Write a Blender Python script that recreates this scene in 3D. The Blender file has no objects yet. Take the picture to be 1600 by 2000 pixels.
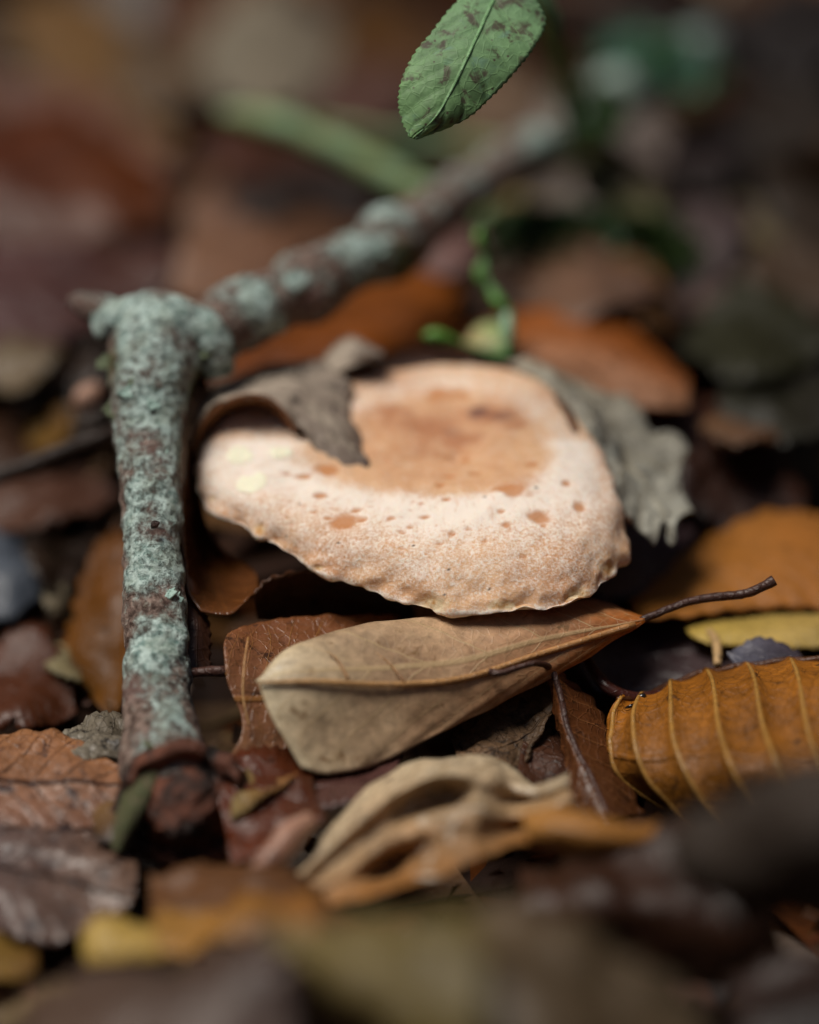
import bpy, math, random
import numpy as np
random.seed(7); np.random.seed(7)
sc = bpy.context.scene
C = sc.collection
CM = 0.01                                   # everything below is laid out in centimetres

# ---------------------------------------------------------------- camera
D0 = 35.0                                   # focus distance, cm
TH = math.radians(28.0)                     # camera pitch below the horizon
WF = 0.326                                  # frame width / distance
K = WF / 1600.0
FW = np.array([0, math.cos(TH), -math.sin(TH)])
UP = np.array([0, math.sin(TH), math.cos(TH)])
RT = np.array([1.0, 0, 0])
CAM = -D0 * FW
cam = bpy.data.cameras.new('camera'); camo = bpy.data.objects.new('camera', cam); C.objects.link(camo)
camo.location = tuple(CAM * CM); camo.rotation_euler = (math.pi / 2 - TH, 0, 0)
cam.sensor_fit = 'HORIZONTAL'; cam.sensor_width = 24; cam.lens = 24 / WF
cam.clip_start = 0.005; cam.clip_end = 200
cam.dof.use_dof = True; cam.dof.focus_distance = (D0 - 0.05) * CM
cam.dof.aperture_fstop = 3.4; cam.dof.aperture_blades = 0
sc.camera = camo
# ---------------------------------------------------------------- sky, sun, exposure
SUN_EL, SUN_AZ = math.radians(68), math.radians(-85)     # soft light from high on the left
w = bpy.data.worlds.new('World'); sc.world = w; w.use_nodes = True
nt = w.node_tree
sky = nt.nodes.new('ShaderNodeTexSky'); sky.sky_type = 'NISHITA'; sky.sun_disc = False
sky.sun_elevation = SUN_EL; sky.sun_rotation = SUN_AZ; sky.dust_density = 3.0; sky.air_density = 1.2
bg = nt.nodes['Background']; bg.inputs[1].default_value = 0.05
nt.links.new(sky.outputs[0], bg.inputs[0])
sl = bpy.data.lights.new('sun', 'SUN'); sl.energy = 4.8; sl.angle = math.radians(28); sl.color = (1, .93, .84)
so = bpy.data.objects.new('sun', sl); C.objects.link(so)
so.rotation_euler = (math.pi / 2 - SUN_EL, 0, math.pi - SUN_AZ)
sc.view_settings.view_transform = 'Standard'; sc.view_settings.look = 'None'
sc.view_settings.exposure = -0.46; sc.view_settings.gamma = 1; sc.view_settings.use_curve_mapping = False
sc.render.engine = 'CYCLES'
sc.cycles.use_denoising = True; sc.cycles.use_adaptive_sampling = True; sc.cycles.adaptive_threshold = .02
sc.cycles.max_bounces = 5; sc.cycles.diffuse_bounces = 3; sc.cycles.glossy_bounces = 2; sc.cycles.caustics_reflective = False

# ---------------------------------------------------------------- maths helpers
def P(px, py, d):
    """photo pixel + distance behind the focus plane (cm) -> point (cm)"""
    return CAM + (D0 + d) * (FW + RT * (px - 800) * K + UP * (1000 - py) * K)
def G(px, py, z):
    """photo pixel -> point on the level z (cm)"""
    r = FW + RT * (px - 800) * K + UP * (1000 - py) * K
    return CAM + r * ((z - CAM[2]) / r[2])
def proj(v):
    q = v - CAM; dep = q @ FW
    return 800 + (q @ RT) / dep / K, 1000 - (q @ UP) / dep / K, dep - D0
_perm = np.random.RandomState(3).permutation(256)
_perm = np.concatenate([_perm, _perm, _perm])
_grad = np.random.RandomState(5).normal(size=(256, 3)); _grad /= np.linalg.norm(_grad, axis=1)[:, None]
def noise(p):
    p = np.asarray(p, float); i = np.floor(p).astype(int); f = p - i; i &= 255
    u = f * f * f * (f * (f * 6 - 15) + 10); out = 0
    for dx in (0, 1):
        for dy in (0, 1):
            for dz in (0, 1):
                h = _perm[_perm[_perm[i[..., 0] + dx] + i[..., 1] + dy] + i[..., 2] + dz]
                g = _grad[h & 255]
                n = g[..., 0] * (f[..., 0] - dx) + g[..., 1] * (f[..., 1] - dy) + g[..., 2] * (f[..., 2] - dz)
                wx = u[..., 0] if dx else 1 - u[..., 0]; wy = u[..., 1] if dy else 1 - u[..., 1]; wz = u[..., 2] if dz else 1 - u[..., 2]
                out = out + n * wx * wy * wz
    return out * 1.6
def fbm(p, o=4):
    p = np.asarray(p, float); s = 0; a = .5
    for k in range(o): s = s + a * noise(p * 2 ** k + 17.3 * k); a *= .5
    return s
def sstep(a, b, x):
    t = np.clip((x - a) / (b - a), 0, 1); return t * t * (3 - 2 * t)
def crom(pts, n, closed=False):
    pts = np.asarray(pts, float); m = len(pts)
    if m == 1: return np.repeat(pts, n, 0)
    if closed: ext = np.concatenate([pts[-1:], pts, pts[:2]]); seg = m
    else:
        ext = np.concatenate([2 * pts[:1] - pts[1:2], pts, 2 * pts[-1:] - pts[-2:-1]]); seg = m - 1
    t = np.linspace(0, seg, n, endpoint=not closed); i = np.minimum(t.astype(int), seg - 1); f = (t - i)[:, None]
    p0, p1, p2, p3 = ext[i], ext[i + 1], ext[i + 2], ext[i + 3]
    return .5 * (2 * p1 + (p2 - p0) * f + (2 * p0 - 5 * p1 + 4 * p2 - p3) * f ** 2 + (3 * p1 - p0 - 3 * p2 + p3) * f ** 3)
def grid_normals(g):
    du = np.gradient(g, axis=0); dv = np.gradient(g, axis=1)
    n = np.cross(du, dv); return n / (np.linalg.norm(n, axis=2, keepdims=True) + 1e-9)
def grid_faces(nu, nv, wrap=False, off=0):
    i, j = np.meshgrid(np.arange(nu - 1), np.arange(nv if wrap else nv - 1), indexing='ij')
    j2 = (j + 1) % nv
    return (np.stack([i * nv + j, (i + 1) * nv + j, (i + 1) * nv + j2, i * nv + j2], -1).reshape(-1, 4) + off)
def lin(h):
    h = h.lstrip('#'); c = [int(h[k:k + 2], 16) / 255 for k in (0, 2, 4)]
    return tuple(x / 12.92 if x <= .04045 else ((x + .055) / 1.055) ** 2.4 for x in c) + (1,)

# ---------------------------------------------------------------- object helpers
BASE = {}
def tag(o, label, cat, group=None, kind=None):
    if label: o['label'] = label
    if cat: o['category'] = cat
    if group: o['group'] = group
    if kind: o['kind'] = kind
    return o
def thing(name, label, cat, base, group=None):
    o = bpy.data.objects.new(name, None); C.objects.link(o)
    o.empty_display_size = .01
    o.location = tuple(np.asarray(base) * CM); BASE[o.name] = np.asarray(base, float)
    return tag(o, label, cat, group)
def mesh(name, verts, faces, mat, parent=None, uv=None, attrs=None, thick=0, smooth=True, sub=0):
    verts = np.asarray(verts, float).reshape(-1, 3)
    if parent is not None: b = BASE[parent.name]
    else:
        b = verts.mean(0); b[2] = verts[:, 2].min()
    me = bpy.data.meshes.new(name)
    faces = faces.tolist() if hasattr(faces, 'tolist') else faces
    me.from_pydata(((verts - b) * CM).tolist(), [], faces)
    if smooth: me.polygons.foreach_set('use_smooth', [True] * len(me.polygons))
    if uv is not None:
        l = np.empty(len(me.loops), int); me.loops.foreach_get('vertex_index', l)
        me.uv_layers.new(name='UVMap').data.foreach_set('uv', np.asarray(uv, float).reshape(-1, 2)[l].ravel())
    for k, v in (attrs or {}).items():
        v = np.asarray(v, float)
        if v.ndim == 1: me.attributes.new(k, 'FLOAT', 'POINT').data.foreach_set('value', v)
        else: me.attributes.new(k, 'FLOAT_COLOR', 'POINT').data.foreach_set('color', np.c_[v[:, :3], np.ones(len(v))].ravel())
    me.materials.append(mat); me.update()
    o = bpy.data.objects.new(name, me); C.objects.link(o)
    BASE[o.name] = b
    if parent is not None: o.parent = parent
    else: o.location = tuple(b * CM)
    if thick:
        s = o.modifiers.new('thickness', 'SOLIDIFY'); s.thickness = thick * CM; s.offset = 0
    if sub:
        s = o.modifiers.new('smooth', 'SUBSURF'); s.levels = s.render_levels = sub
    return o
def tube_grid(path, rad, n, m, jitter=0, jscale=2.0, seed=0.):
    """swept tube: path k x 3, rad k -> grid n x m"""
    c = crom(path, n); r = crom(np.asarray(rad, float)[:, None], n)[:, 0]
    t = np.gradient(c, axis=0); t /= np.linalg.norm(t, axis=1)[:, None] + 1e-9
    a = np.cross(t[0], [0, 0, 1.]);
    if np.linalg.norm(a) < 1e-3: a = np.array([1., 0, 0])
    a /= np.linalg.norm(a); N = [a]
    for k in range(1, n):
        a = N[-1] - t[k] * (N[-1] @ t[k]); N.append(a / np.linalg.norm(a))
    N = np.array(N); B = np.cross(t, N)
    ang = np.linspace(0, 2 * math.pi, m, endpoint=False)
    dirs = N[:, None] * np.cos(ang)[None, :, None] + B[:, None] * np.sin(ang)[None, :, None]
    g = c[:, None] + dirs * r[:, None, None]
    if jitter: g = g + dirs * (fbm(g * jscale + seed, 3) * jitter)[..., None]
    return g, dirs, c
def close_caps(g):
    n, m, _ = g.shape
    v = np.concatenate([g.reshape(-1, 3), g[0].mean(0)[None], g[-1].mean(0)[None]])
    f = grid_faces(n, m, True).tolist()
    for j in range(m):
        f.append([n * m, j, (j + 1) % m]); f.append([n * m + 1, (n - 1) * m + (j + 1) % m, (n - 1) * m + j])
    return v, f
def tube(name, path, rad, mat, parent=None, n=24, m=10, jitter=0., jscale=2., seed=0.):
    g, _, _ = tube_grid(path, rad, n, m, jitter, jscale, seed)
    v, f = close_caps(g)
    uu = np.repeat(np.linspace(0, 1, n), m); vv = np.tile(np.linspace(-1, 1, m), n)
    uv = np.concatenate([np.c_[uu, vv], [[0, 0], [1, 0]]])
    return mesh(name, v, f, mat, parent, uv=uv)

# ---------------------------------------------------------------- materials
class N:
    def __init__(s, name):
        s.m = bpy.data.materials.new(name); s.m.use_nodes = True; s.t = s.m.node_tree
        s.b = s.t.nodes['Principled BSDF']; s.out = s.t.nodes['Material Output']
    def n(s, typ, **kw):
        x = s.t.nodes.new(typ)
        for k, v in kw.items():
            if k == 'inp':
                for a, b in v.items(): s.put(x.inputs[a], b)
            else: setattr(x, k, v)
        return x
    def put(s, i, v):
        if hasattr(v, 'links') or isinstance(v, bpy.types.NodeSocket): s.t.links.new(v, i)
        else: i.default_value = v
    def math(s, op, a, b=0., c=0., clamp=False):
        x = s.n('ShaderNodeMath', operation=op, use_clamp=clamp)
        for i, v in enumerate((a, b, c)): s.put(x.inputs[i], v)
        return x.outputs[0]
    def ss(s, v, a, b, lo=0., hi=1.):
        x = s.n('ShaderNodeMapRange', interpolation_type='SMOOTHSTEP')
        for k, q in zip(('Value', 'From Min', 'From Max', 'To Min', 'To Max'), (v, a, b, lo, hi)): s.put(x.inputs[k], q)
        return x.outputs[0]
    def mix(s, f, a, b, mode='MIX'):
        x = s.n('ShaderNodeMix', data_type='RGBA', blend_type=mode)
        s.put(x.inputs[0], f); s.put(x.inputs[6], a); s.put(x.inputs[7], b); return x.outputs[2]
    def noise(s, vec, scale, detail=4., rough=.55, dist=0.):
        x = s.n('ShaderNodeTexNoise', inp={'Vector': vec, 'Scale': scale, 'Detail': detail, 'Roughness': rough, 'Distortion': dist}); return x.outputs[0]
    def attr(s, nm, col=False):
        x = s.n('ShaderNodeAttribute', attribute_name=nm); return x.outputs['Color' if col else 'Fac']
    def coords(s):
        """object coordinates in cm, shifted by a different amount on every object"""
        tc = s.n('ShaderNodeTexCoord'); oi = s.n('ShaderNodeObjectInfo')
        r = s.math('MULTIPLY', oi.outputs['Random'], 40.)
        x = s.n('ShaderNodeVectorMath', operation='MULTIPLY_ADD', inp={0: tc.outputs['Object'], 1: (100, 100, 100)})
        cb = s.n('ShaderNodeCombineXYZ', inp={0: r, 1: r, 2: r}); s.put(x.inputs[2], cb.outputs[0])
        return x.outputs[0]
    def bump(s, h, strength=.4, dist=.0003, prev=None):
        x = s.n('ShaderNodeBump', inp={'Height': h, 'Strength': strength, 'Distance': dist})
        if prev is not None: s.put(x.inputs['Normal'], prev)
        return x.outputs[0]
_lm = {}
def leafmat(c1, c2=None, axis='u', spot='#1c1410', spots=.35, vein=None, veinw=.05, nv=9, slope=.55, rough=.42, trans=.18, spec=.45, relief=.5, mottle=.5, pale=None):
    """dead-leaf material: colour c1 -> c2 along u or v, blotches, dark specks, veins from the UV map"""
    c2 = c2 or c1
    key = (c1, c2, axis, spot, spots, vein, veinw, nv, slope, rough, trans, spec, relief, mottle, pale)
    if key in _lm: return _lm[key]
    s = N('leaf'); co = s.coords()
    uvn = s.n('ShaderNodeUVMap'); sp = s.n('ShaderNodeSeparateXYZ', inp={0: uvn.outputs[0]})
    u, v = sp.outputs[0], sp.outputs[1]; av = s.math('ABSOLUTE', v)
    big = s.noise(co, .9, 3.); fine = s.noise(co, 7., 4., .65); speck = s.noise(co, 3.2, 3., .7, .4)
    gr = u if axis == 'u' else s.math('MULTIPLY_ADD', v, .5, .5)
    gr = s.math('ADD', gr, s.math('MULTIPLY_ADD', big, .5, -.25), clamp=True)
    col = s.mix(gr, lin(c1), lin(c2))
    k = s.math('MULTIPLY_ADD', s.math('SUBTRACT', fine, .5), mottle * 1.6, 1.)
    k = s.math('MULTIPLY', k, s.math('MULTIPLY_ADD', s.math('SUBTRACT', big, .5), mottle * 1.8, 1.))
    kc = s.n('ShaderNodeCombineColor', inp={0: k, 1: k, 2: k}).outputs[0]
    col = s.mix(1., col, kc, 'MULTIPLY')
    if pale:
        col = s.mix(s.ss(s.noise(co, 1.6, 4., .6, .6), .56, .68, 0, .8), col, lin(pale))
    if spots:
        col = s.mix(s.ss(speck, .62 - spots * .12, .74 - spots * .1, 0, .85), col, lin(spot))
        dots = s.n('ShaderNodeTexVoronoi', inp={'Vector': co, 'Scale': 5.}).outputs['Distance']
        col = s.mix(s.ss(dots, .06, .12, spots, 0.), col, lin(spot))
    # veins
    wob = s.math('MULTIPLY', s.math('SUBTRACT', s.noise(co, 1.5, 2.), .5), .35)
    t = s.math('ADD', s.math('MULTIPLY', s.math('SUBTRACT', u, s.math('MULTIPLY', av, slope * .45)), float(nv)), wob)
    fr = s.math('ABSOLUTE', s.math('SUBTRACT', s.math('FRACT', t), .5))
    vm = s.ss(fr, veinw * .35, veinw, 1., 0.)
    vm = s.math('MULTIPLY', vm, s.ss(av, .8, 1., 1., .2))
    mid = s.ss(av, .012, .05, 1., 0.)
    ret = s.n('ShaderNodeTexVoronoi', feature='DISTANCE_TO_EDGE', inp={'Vector': co, 'Scale': 6.5, 'Randomness': 1.}).outputs['Distance']
    retm = s.ss(ret, 0., .09, 1., 0.)
    vv = s.math('MAXIMUM', vm, mid)
    if vein: col = s.mix(s.math('MULTIPLY', vv, .7), col, lin(vein))
    col = s.mix(s.math('MULTIPLY', retm, .16), col, lin(vein or '#20120a'))
    h = s.math('ADD', s.math('MULTIPLY', vv, 1.), s.math('ADD', s.math('MULTIPLY', retm, .3), s.math('MULTIPLY', fine, .9)))
    nrm = s.bump(h, relief, .0003)
    s.put(s.b.inputs['Base Color'], col); s.put(s.b.inputs['Normal'], nrm)
    s.put(s.b.inputs['Roughness'], s.math('MULTIPLY_ADD', fine, .3, rough - .15, clamp=True)); s.b.inputs['Specular IOR Level'].default_value = spec
    tr = s.n('ShaderNodeBsdfTranslucent', inp={'Color': col, 'Normal': nrm})
    mx = s.n('ShaderNodeMixShader', inp={0: trans, 1: s.b.outputs[0], 2: tr.outputs[0]})
    s.put(s.out.inputs[0], mx.outputs[0])
    _lm[key] = s.m; return s.m

# ---------------------------------------------------------------- leaf builders
def loft(curves, nu, nv):
    rows = np.array([crom(np.array(c), nu) for c in curves])          # nc x nu x 3
    return np.stack([crom(rows[:, i], nv) for i in range(nu)])         # nu x nv x 3
def leaf(name, label, mat, curves, cat='leaf', group=None, nu=56, nv=25, mode=P, crumple=.05, cs=1.1, wave=.03, edge=.02,
         ribs=0, ribn=9, slope=.55, thick=.03, midrib=None, petiole=None, pr=(.05, .05), pmat=None, veins=0, veinr=.016, parent=None, torn=0., part='blade'):
    """one leaf: blade lofted through the given long curves; rib, veins and stalk are its parts"""
    cv = [[mode(*p) for p in c] for c in curves]
    g = loft(cv, nu, nv); sd = random.uniform(0, 60)
    U = np.repeat(np.linspace(0, 1, nu)[:, None], nv, 1); V = np.repeat(np.linspace(-1, 1, nv)[None], nu, 0)
    n = grid_normals(g); av = np.abs(V)
    ctr = g[:, nv // 2][:, None]
    e = 1 + edge * fbm(np.stack([U * 22, np.sign(V) * 3 + sd, V * 0], -1), 2) * 2 * av ** 2
    if torn: e = e - torn * np.clip(fbm(np.stack([U * 9, np.sign(V) * 5 + sd, V * 0], -1), 3) * 2.2, 0, 1) * av ** 3
    g = ctr + (g - ctr) * e[..., None]
    h = crumple * fbm(g * cs + sd, 3) * 2
    h = h + wave * np.sin(U * ribn * 2 * math.pi - av * slope * .45 * ribn * 2 * math.pi) * av ** 1.5
    if ribs:
        fr = np.abs(((U - av * slope * .45) * ribn) % 1 - .5); h = h + ribs * np.exp(-(fr / .1) ** 2) + ribs * 1.3 * np.exp(-(V / .05) ** 2)
    g = g + n * h[..., None]
    uv = np.stack([U, V], -1)
    multi = midrib or petiole or veins
    if parent is None and multi:
        b = g.reshape(-1, 3); b = np.array([b[:, 0].mean(), b[:, 1].mean(), b[:, 2].min()])
        root = thing(name, label, cat, b, group)
    else: root = parent
    o = mesh(part if root is not None else name, g, grid_faces(nu, nv), mat, root, uv=uv, thick=thick)
    if root is None: tag(o, label, cat, group)
    nn = grid_normals(g)
    sgn = np.sign(np.sum(nn * (CAM - g), axis=2, keepdims=True)); nn = nn * sgn     # towards the open side
    if midrib:
        c = g[:, nv // 2] + nn[:, nv // 2] * .012
        tube('midrib', c[1:-1:3], np.linspace(midrib[0], midrib[1], len(c[1:-1:3])), pmat or mat, o if root is not None else None, n=40, m=8)
    if veins:
        for k in range(veins):
            for side in (-1, 1):
                u0 = (k + .5) / ribn; pts = []
                for a in np.linspace(.04, .93, 9):
                    uu = u0 + a * slope * .45
                    if uu > .98: break
                    i = min(int(uu * (nu - 1)), nu - 1); j = int(round((side * a + 1) / 2 * (nv - 1)))
                    fu = uu * (nu - 1) - i; i2 = min(i + 1, nu - 1)
                    pts.append((g[i, j] * (1 - fu) + g[i2, j] * fu) + nn[i, j] * .008)
                if len(pts) > 3: tube('vein', pts, np.linspace(veinr, veinr * .4, len(pts)), pmat or mat, o, n=14, m=6)
    if petiole:
        tube('petiole', [mode(*p) for p in petiole], pr, pmat or mat, root, n=40, m=10, jitter=.015, jscale=9)
    return root if root is not None else o
def oval(base, tip, w, dA=0., dB=0., bow=0., sag=0., shape=.8, asym=1.):
    """curves of an oval leaf between two (px,py,d) points; w half width in photo pixels at that place"""
    b, t = np.array(base, float), np.array(tip, float); ax = (t - b)[:2]; L = np.linalg.norm(ax); pp = np.array([ax[1], -ax[0]]) / L
    A, M, B = [], [], []
    for s in np.linspace(0, 1, 8):
        pr = max(math.sin(math.pi * s ** .85), 0) ** shape; q = b + (t - b) * s
        q[:2] += pp * bow * math.sin(math.pi * s); q[2] += sag * math.sin(math.pi * s)
        M.append(q.copy())
        for L_, sg, dd in ((A, 1, dA), (B, -1, dB)):
            e = q.copy(); e[:2] += pp * sg * w * pr * (asym if sg > 0 else 1); e[2] += dd * pr; L_.append(e)
    return [A, M, B]
def bleaf(name, label, mat, base, tip, w, dA=0., dB=0., bow=0., sag=0., shape=.8, asym=1., **kw):
    kw.setdefault('nu', 30); kw.setdefault('nv', 13); kw.setdefault('wave', .06); kw.setdefault('crumple', .22); kw.setdefault('cs', .8); kw.setdefault('torn', .3)
    return leaf(name, label, mat, oval(base, tip, w * 1.22, dA * 1.5, dB * 1.1, bow, sag, shape, random.uniform(.75, 1.3)), **kw)
#==PART2==
# ================================================================ the setting
s = N('forest_soil'); co = s.coords()
f1 = s.noise(co, .5, 6., .6); f2 = s.noise(co, 4., 6., .7)
col = s.mix(f1, lin('#1a110b'), lin('#3a281b')); col = s.mix(s.ss(f2, .55, .75, 0, .6), col, lin('#54402c'))
s.put(s.b.inputs['Base Color'], col); s.b.inputs['Roughness'].default_value = .85
s.put(s.b.inputs['Normal'], s.bump(f2, .8, .002)); SOIL = s.m
# finer near the picture, coarse out to the horizon
ax = np.sign(np.linspace(-1, 1, 121)) * (np.abs(np.linspace(-1, 1, 121)) ** 3.2 * 6000 + np.abs(np.linspace(-1, 1, 121)) * 90)
gx, gy = np.meshgrid(ax, ax, indexing='ij')
r = np.hypot(gx, gy)
def shade_bank(x, y):  # raised rim added to the ground to block low sky light
    r_ = np.hypot(x, y - 15); fr = sstep(-140, 10, y)
    return 250 * sstep(75, 240, r_) * (.5 + .5 * fr)
gz = shade_bank(gx, gy) - 5.0 + .8 * fbm(np.stack([gx * .12, gy * .12, gx * 0], -1), 3) * sstep(2500, 60, r) + 60 * fbm(np.stack([gx * .0004, gy * .0004, gx * 0 + 5], -1), 2) * sstep(300, 3000, r)
o = mesh('ground', np.stack([gx, gy, gz], -1), grid_faces(121, 121), SOIL); tag(o, None, None, kind='structure')

# loose litter under and around everything, past counting
s = N('litter'); co = s.coords(); base = s.attr('tint', True)
fine = s.noise(co, 5., 5., .65); big = s.noise(co, 1.3, 3.)
k = s.math('MULTIPLY', s.math('MULTIPLY_ADD', fine, 1.2, .4), s.math('MULTIPLY_ADD', big, 1.2, .4))
col = s.mix(1., base, s.n('ShaderNodeCombineColor', inp={0: k, 1: k, 2: k}).outputs[0], 'MULTIPLY')
s.put(s.b.inputs['Base Color'], col); s.b.inputs['Roughness'].default_value = .5
s.put(s.b.inputs['Normal'], s.bump(fine, .5, .0004))
tr = s.n('ShaderNodeBsdfTranslucent', inp={'Color': col})
s.put(s.out.inputs[0], s.n('ShaderNodeMixShader', inp={0: .15, 1: s.b.outputs[0], 2: tr.outputs[0]}).outputs[0])
LITTER = s.m
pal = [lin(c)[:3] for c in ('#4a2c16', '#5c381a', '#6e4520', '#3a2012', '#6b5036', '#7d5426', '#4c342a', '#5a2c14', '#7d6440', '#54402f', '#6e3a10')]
rs = np.random.RandomState(11)
_zn = fbm(np.random.RandomState(2).uniform(0, 60, (5200, 3)), 2)
V, F, T = [], [], []; cnt = 0
nu_, nv_ = 9, 5
U, W_ = np.meshgrid(np.linspace(0, 1, nu_), np.linspace(-1, 1, nv_), indexing='ij')
def litter_leaf(x, y, z, L, W, rz, tilt, roll, curl, fold, tint):
    global cnt
    pr = np.sin(np.pi * U ** .85) ** .8
    g = np.stack([(U - .5) * L, W_ * pr * W / 2, curl * L * ((U - .5) ** 2) + fold * np.abs(W_) * pr * W / 2 + .06 * np.sin(U * 18) * np.abs(W_)], -1)
    a, b, c = tilt, roll, rz
    Rx = np.array([[1, 0, 0], [0, math.cos(b), -math.sin(b)], [0, math.sin(b), math.cos(b)]])
    Ry = np.array([[math.cos(a), 0, math.sin(a)], [0, 1, 0], [-math.sin(a), 0, math.cos(a)]])
    Rz = np.array([[math.cos(c), -math.sin(c), 0], [math.sin(c), math.cos(c), 0], [0, 0, 1]])
    g = g.reshape(-1, 3) @ (Rz @ Ry @ Rx).T + [x, y, z]
    V.append(g); F.append(grid_faces(nu_, nv_, off=cnt)); T.append(np.repeat(np.array(tint)[None], nu_ * nv_, 0)); cnt += nu_ * nv_
for k in range(5200):
    near = k < 2200
    if near: x, y = rs.uniform(-22, 22), rs.uniform(-20, 60)
    else:
        x, y = rs.uniform(-160, 160), rs.uniform(-60, 420)
        if abs(x) < 22 and -20 < y < 60: continue
    close = abs(x) < 10 and y < 5
    z = rs.uniform(-4.9, -3.6) + .5 * _zn[k] + (.9 * rs.rand() ** 2 if y > 14 else 0) + shade_bank(x, y)
    if close: z = rs.uniform(-4.9, -4.5)
    t = np.array(pal[rs.randint(len(pal))]) * rs.uniform(.28, .78)  # random tones, lowered overall in place of shade on the litter
    litter_leaf(x, y, z, rs.uniform(4.5, 9), rs.uniform(2.6, 4.8), rs.uniform(0, 6.28), *(rs.normal(0, .1 if close else .25, 2)), rs.normal(0, .1 if close else .3), rs.normal(0, .1 if close else .3), t)
o = mesh('leaf_litter', np.concatenate(V), np.concatenate(F), LITTER, attrs={'tint': np.concatenate(T)})
tag(o, 'deep layer of loose dark brown fallen leaves covering the forest floor', 'leaf litter', kind='stuff')

V, F, T = [], [], []; k = 0
for i in range(9000):
    x, y = rs.uniform(-16, 16), rs.uniform(-14, 30); L = rs.uniform(.08, .45) * (1 if i % 3 else .5)
    c = np.array([x, y, rs.uniform(-4.6, -3.3) if y < 6 else rs.uniform(-4.4, -2.7)])
    d = rs.normal(size=3); d[2] *= .4; d /= np.linalg.norm(d); a_ = np.cross(d, rs.normal(size=3)); a_ /= np.linalg.norm(a_); n_ = np.cross(d, a_); w_ = L * rs.uniform(.15, .6)
    V += [c - d * L / 2, c - d * L * .1 + a_ * w_ + n_ * .04, c + d * L / 2 + a_ * w_ * rs.uniform(-.5, .8), c + d * L * .2 - a_ * w_ + n_ * .05]; F.append([k, k + 1, k + 2, k + 3]); k += 4
    T += [np.array(pal[rs.randint(len(pal))]) * rs.uniform(.4, 1.4)] * 4
o = mesh('litter_crumbs', np.array(V), F, LITTER, attrs={'tint': np.array(T)}, smooth=False)
tag(o, 'fine crumbs and scraps of rotting leaf between the fallen leaves', 'leaf crumbs', kind='stuff')

# ================================================================ mushroom
E_ = [(385,905,2.2),(402,985,1.6),(500,1042,1.0),(610,1108,.5),(740,1158,.1),(870,1193,-.2),(1000,1190,-.3),(1120,1177,-.1),(1198,1120,.5),(1222,1068,1.1),
      (1196,962,1.9),(1130,842,2.8),(1030,748,3.6),(880,730,4.0),(720,742,4.0),(540,772,3.5),(430,822,2.9)]
C_ = [(515,882,1.85),(540,915,1.6),(600,945,1.32),(670,968,1.05),(760,985,.85),(860,992,.72),(970,985,.72),(1050,966,.9),(1100,935,1.3),(1120,900,1.7),
      (1105,862,2.15),(1062,810,2.8),(990,766,3.35),(880,750,3.65),(770,766,3.5),(655,800,2.95),(555,842,2.4)]
E = np.array([P(*p) for p in E_]); Cr = np.array([P(*p) for p in C_]); O = P(890, 900, 2.35)
hub = O + [0, 0, -1.0]
na = 420
out = Cr - O; out[:, 2] = 0; out /= np.linalg.norm(out, axis=1)[:, None]
Mi = E * .52 + Cr * .48 + out * .18 + [0, 0, .15]
Lo = E - out * .22 + [0, 0, -.02]; Lo2 = E * .8 + hub * .2 + [0, 0, .12]
I1 = Cr * .74 + O * .26 + [0, 0, .05]; I2 = Cr * .42 + O * .58 + [0, 0, .05]; O2 = Cr * .1 + O * .9 + [0, 0, .02]
rings = [crom(x, na, True) for x in (Lo2, Lo, E, Mi, Cr, I1, I2, O2)] + [np.repeat((O)[None], na, 0) + [0, 0, -.05]]
rings = np.array(rings)
nr = 230
# denser sampling on the rolled rim and the inner slope
cap = np.stack([crom(rings[:, k], nr) for k in range(na)], 1)      # nr x na x 3
nrm = np.cross(np.roll(cap, -1, 1) - np.roll(cap, 1, 1), np.gradient(cap, axis=0)); nrm /= np.linalg.norm(nrm, axis=2, keepdims=True) + 1e-9
if nrm[nr // 2].mean(0)[2] < 0: nrm = -nrm
rt = np.repeat(np.linspace(0, 8, nr)[:, None], na, 1)                 # 0 under .. 2 edge .. 4 crest .. 8 centre
ang = np.repeat(np.linspace(0, 2 * math.pi, na, endpoint=False)[None], nr, 0)
edgeband = np.exp(-((rt - 2) / .55) ** 2)
cap = cap + nrm * (.10 * fbm(cap * .8, 3) * sstep(8, 6.5, rt) + .035 * fbm(cap * 2.6 + 9, 3) + .17 * fbm(cap * 2.6 + 30, 2) * edgeband)[..., None]
cap[-1] = cap[-1].mean(0)
pxs, pys, ds = proj(cap.reshape(-1, 3)); flat = cap.reshape(-1, 3)
facing = (nrm.reshape(-1, 3) * (CAM - flat)).sum(1) > 0
def surf(px, py):
    e = np.hypot(pxs - px, pys - py) + np.where(facing, 0, 400) + np.maximum(ds, 0) * 1.0
    return flat[np.argmin(e)]
spot = np.zeros(len(flat)); pale_ = np.zeros(len(flat)); dark = np.zeros(len(flat)); sink = np.zeros(len(flat)); moist = np.zeros(len(flat))
def blot(arr, px, py, rad, ex=1., soft=.55, amp=1., wob=.9):
    c = surf(px, py); q = (flat - c) / [ex, 1, 1]
    dd = np.linalg.norm(q, axis=1) * (1 + wob * fbm(flat * 4 + px, 2))
    arr[:] = np.maximum(arr, amp * sstep(rad, rad * (1 - soft), dd))
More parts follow.
